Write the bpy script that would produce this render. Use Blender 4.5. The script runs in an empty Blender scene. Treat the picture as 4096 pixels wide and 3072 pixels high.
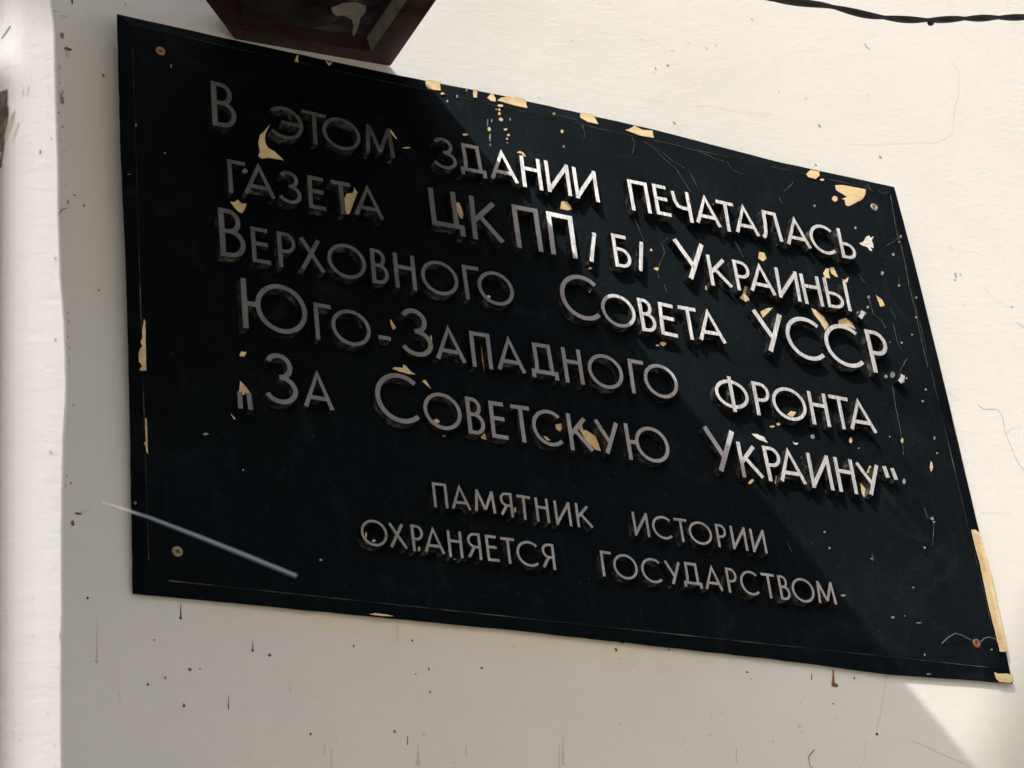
import bpy, bmesh, math, random
from mathutils import Vector, Matrix

sc = bpy.context.scene
COL = sc.collection
rnd = random.Random(7)

# ------------------------------------------------------------------ camera
cd = bpy.data.cameras.new('camera'); cam = bpy.data.objects.new('camera', cd); COL.objects.link(cam)
cd.sensor_width = 36.0; cd.lens = 77.42; cd.clip_start = 0.05; cd.clip_end = 500
_r = Vector((0.885717972947341, -0.45107178071592635, -0.10971746004996903))
_u = Vector((-0.14046893188524678, -0.48568189037792886, 0.8627755099294019))
_f = Vector((0.4424614690264805, 0.748763881340897, 0.4935387506835143))
cam.matrix_world = Matrix(((_r.x, _u.x, -_f.x, -0.539316693), (_r.y, _u.y, -_f.y, -1.551733665),
                           (_r.z, _u.z, -_f.z, -0.765258983), (0, 0, 0, 1)))
cd.dof.use_dof = True; cd.dof.focus_distance = 2.02; cd.dof.aperture_fstop = 40.0
sc.camera = cam

# ------------------------------------------------------------------ light
SUN_TRAVEL = Vector((0.97, 1.0, -1.30)).normalized()
to_sun = -SUN_TRAVEL
w = bpy.data.worlds.new('World'); sc.world = w; w.use_nodes = True
nt = w.node_tree; bg = nt.nodes['Background']
sky = nt.nodes.new('ShaderNodeTexSky'); sky.sky_type = 'NISHITA'; sky.sun_disc = False
sky.sun_elevation = math.asin(to_sun.z); sky.sun_rotation = math.atan2(to_sun.x, to_sun.y)
sky.air_density = 0.7; sky.dust_density = 4.0; sky.ozone_density = 0.6
nt.links.new(sky.outputs[0], bg.inputs['Color']); bg.inputs['Strength'].default_value = 0.15
ld = bpy.data.lights.new('sun', 'SUN'); ld.energy = 3.15; ld.angle = math.radians(0.7); ld.color = (1.0, 0.985, 0.975)
sun = bpy.data.objects.new('sun', ld); COL.objects.link(sun)
sun.rotation_euler = SUN_TRAVEL.to_track_quat('-Z', 'Y').to_euler()
sc.view_settings.view_transform = 'Standard'; sc.view_settings.look = 'None'
sc.view_settings.exposure = -0.18; sc.view_settings.gamma = 1.0; sc.view_settings.use_curve_mapping = False

# ------------------------------------------------------------------ measured tables (millimetres on the wall and on the plaque)
WORDS = [[["В",84.9,109.3,480.6,52.2]],[["Э",144.2,177.1,481.9,38.5],["Т",176.2,201.0,482.4,38.5],["О",196.5,236.7,482.8,38.5],["М",241.0,271.7,483.2,38.5]],[["З",314.2,339.3,483.6,38.5],["Д",342.6,371.1,483.7,38.5],["А",375.7,407.5,483.6,38.5],["Н",411.9,434.7,483.4,38.5],["И",439.4,466.9,483.2,38.5],["И",471.9,499.1,482.9,38.5]],[["П",536.9,560.2,481.9,38.5],["Е",566.2,583.9,481.4,38.5],["Ч",588.9,610.8,480.9,38.5],["А",613.8,645.4,480.2,38.5],["Т",643.7,665.1,479.5,38.5],["А",662.8,693.5,478.8,38.5],["Л",696.4,722.3,477.9,38.5],["А",726.6,758.7,476.7,38.5],["С",758.9,790.4,475.5,38.5],["Ь",796.7,816.6,474.3,38.5]],[["Г",97.5,115.2,407.7,37.5],["А",112.1,143.6,407.6,37.5],["З",147.7,170.2,407.5,37.5],["Е",177.1,194.4,407.4,37.5],["Т",201.0,220.9,407.4,37.5],["А",222.7,253.5,407.3,37.5]],[["Ц",303.8,338.8,407.1,51.0],["К",347.4,382.3,407.0,51.0],["П",394.7,423.7,406.9,51.0],["П",433.1,462.6,406.8,51.0]],[["/",475.5,490.1,406.7,37.5],["Б",506.3,526.1,406.6,40.0],["/",531.7,544.8,406.5,37.5]],[["У",579.8,618.0,406.4,51.0],["К",618.9,646.0,406.3,37.5],["Р",650.6,670.2,406.2,37.5],["А",666.6,699.0,406.1,37.5],["И",702.0,729.7,406.1,37.5],["Н",734.5,758.5,406.0,37.5],["Ы",764.0,793.8,405.9,37.5]],[["В",85.8,110.6,335.6,52.8],["Е",116.6,134.4,335.5,38.8],["Р",142.2,160.2,335.5,38.8],["Х",163.2,188.0,335.4,38.8],["О",191.0,230.2,335.4,38.8],["В",235.1,252.7,335.3,38.8],["Н",258.7,280.8,335.2,38.8],["О",286.3,325.7,335.2,38.8],["Г",331.2,348.9,335.1,38.8],["О",346.1,385.3,335.0,38.8]],[["С",436.0,479.5,334.9,52.8],["О",481.6,520.8,334.8,38.8],["В",525.0,542.7,334.7,38.8],["Е",548.4,567.3,334.7,38.8],["Т",572.1,592.9,334.6,38.8],["А",591.0,623.8,334.6,38.8]],[["У",662.5,700.2,334.4,52.8],["С",700.5,745.7,334.3,52.8],["С",748.5,794.8,334.2,52.8],["Р",804.8,830.8,334.1,52.8]],[["Ю",103.6,166.5,263.3,52.5],["Г",173.1,190.0,262.9,38.8],["О",189.3,228.6,262.7,38.8],["-",236.0,248.4,262.3,38.8],["З",259.8,291.0,262.0,52.5],["А",292.6,324.3,261.7,38.8],["П",330.1,351.4,261.4,38.8],["А",356.5,387.2,261.1,38.8],["Д",392.9,421.7,260.8,38.8],["Н",428.8,449.6,260.5,38.8],["О",455.4,494.7,260.2,38.8],["Г",501.8,519.2,259.8,38.8],["О",517.9,556.8,259.6,38.8]],[["Ф",599.5,639.2,258.8,38.8],["Р",645.1,664.7,258.5,38.8],["О",667.0,708.3,258.2,38.8],["Н",712.6,734.8,257.8,38.8],["Т",738.8,762.0,257.6,38.8],["А",758.0,792.1,257.3,38.8]],[["З",122.1,152.4,189.9,52.5],["А",156.9,186.3,189.6,39.2]],[["С",226.9,270.1,188.7,52.5],["О",274.2,313.2,188.3,39.2],["В",317.9,335.7,187.9,39.2],["Е",342.3,358.9,187.7,39.2],["Т",365.1,384.6,187.4,39.2],["С",385.2,416.9,187.2,39.2],["К",424.0,449.6,186.8,39.2],["У",453.3,480.2,186.5,39.2],["Ю",486.8,534.4,186.0,39.2]],[["У",575.9,612.9,185.1,52.5],["К",613.8,639.7,184.8,39.2],["Р",644.4,663.6,184.5,39.2],["А",658.3,690.3,184.3,39.2],["И",695.5,721.7,183.9,39.2],["Н",728.1,750.6,183.6,39.2],["У",755.2,784.4,183.3,39.2]],[["П",274.7,288.8,107.7,24.6],["А",292.0,311.7,107.4,24.6],["М",315.4,336.5,107.1,24.6],["Я",340.7,354.3,106.8,24.6],["Т",358.8,372.8,106.6,24.6],["Н",377.9,391.4,106.4,24.6],["И",397.5,414.1,106.1,24.6],["К",420.1,437.2,105.8,24.6]],[["И",480.3,496.8,105.1,24.6],["С",500.8,522.1,104.8,24.6],["Т",525.3,539.3,104.5,24.6],["О",540.4,566.3,104.2,24.6],["Р",571.6,582.9,103.9,24.6],["И",587.7,604.6,103.7,24.6],["И",609.9,626.2,103.4,24.6]],[["О",201.3,226.8,61.8,25.8],["Х",227.9,245.1,61.5,25.8],["Р",249.6,261.2,61.2,25.8],["А",260.9,281.0,61.0,25.8],["Н",284.9,298.9,60.8,25.8],["Я",303.0,317.3,60.5,25.8],["Е",322.3,334.1,60.3,25.8],["Т",337.6,351.4,60.1,25.8],["С",352.1,374.1,59.8,25.8],["Я",377.8,391.5,59.6,25.8]],[["Г",439.0,450.3,58.8,25.8],["О",452.0,477.9,58.5,25.8],["С",481.5,503.1,58.2,25.8],["У",507.2,525.0,57.9,25.8],["Д",526.1,545.7,57.6,25.8],["А",549.2,569.1,57.3,25.8],["Р",574.2,585.8,57.1,25.8],["С",589.0,609.5,56.8,25.8],["Т",614.0,628.8,56.5,25.8],["В",632.9,644.6,56.3,25.8],["О",647.1,672.9,56.0,25.8],["М",675.4,696.6,55.7,25.8]]]
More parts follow.
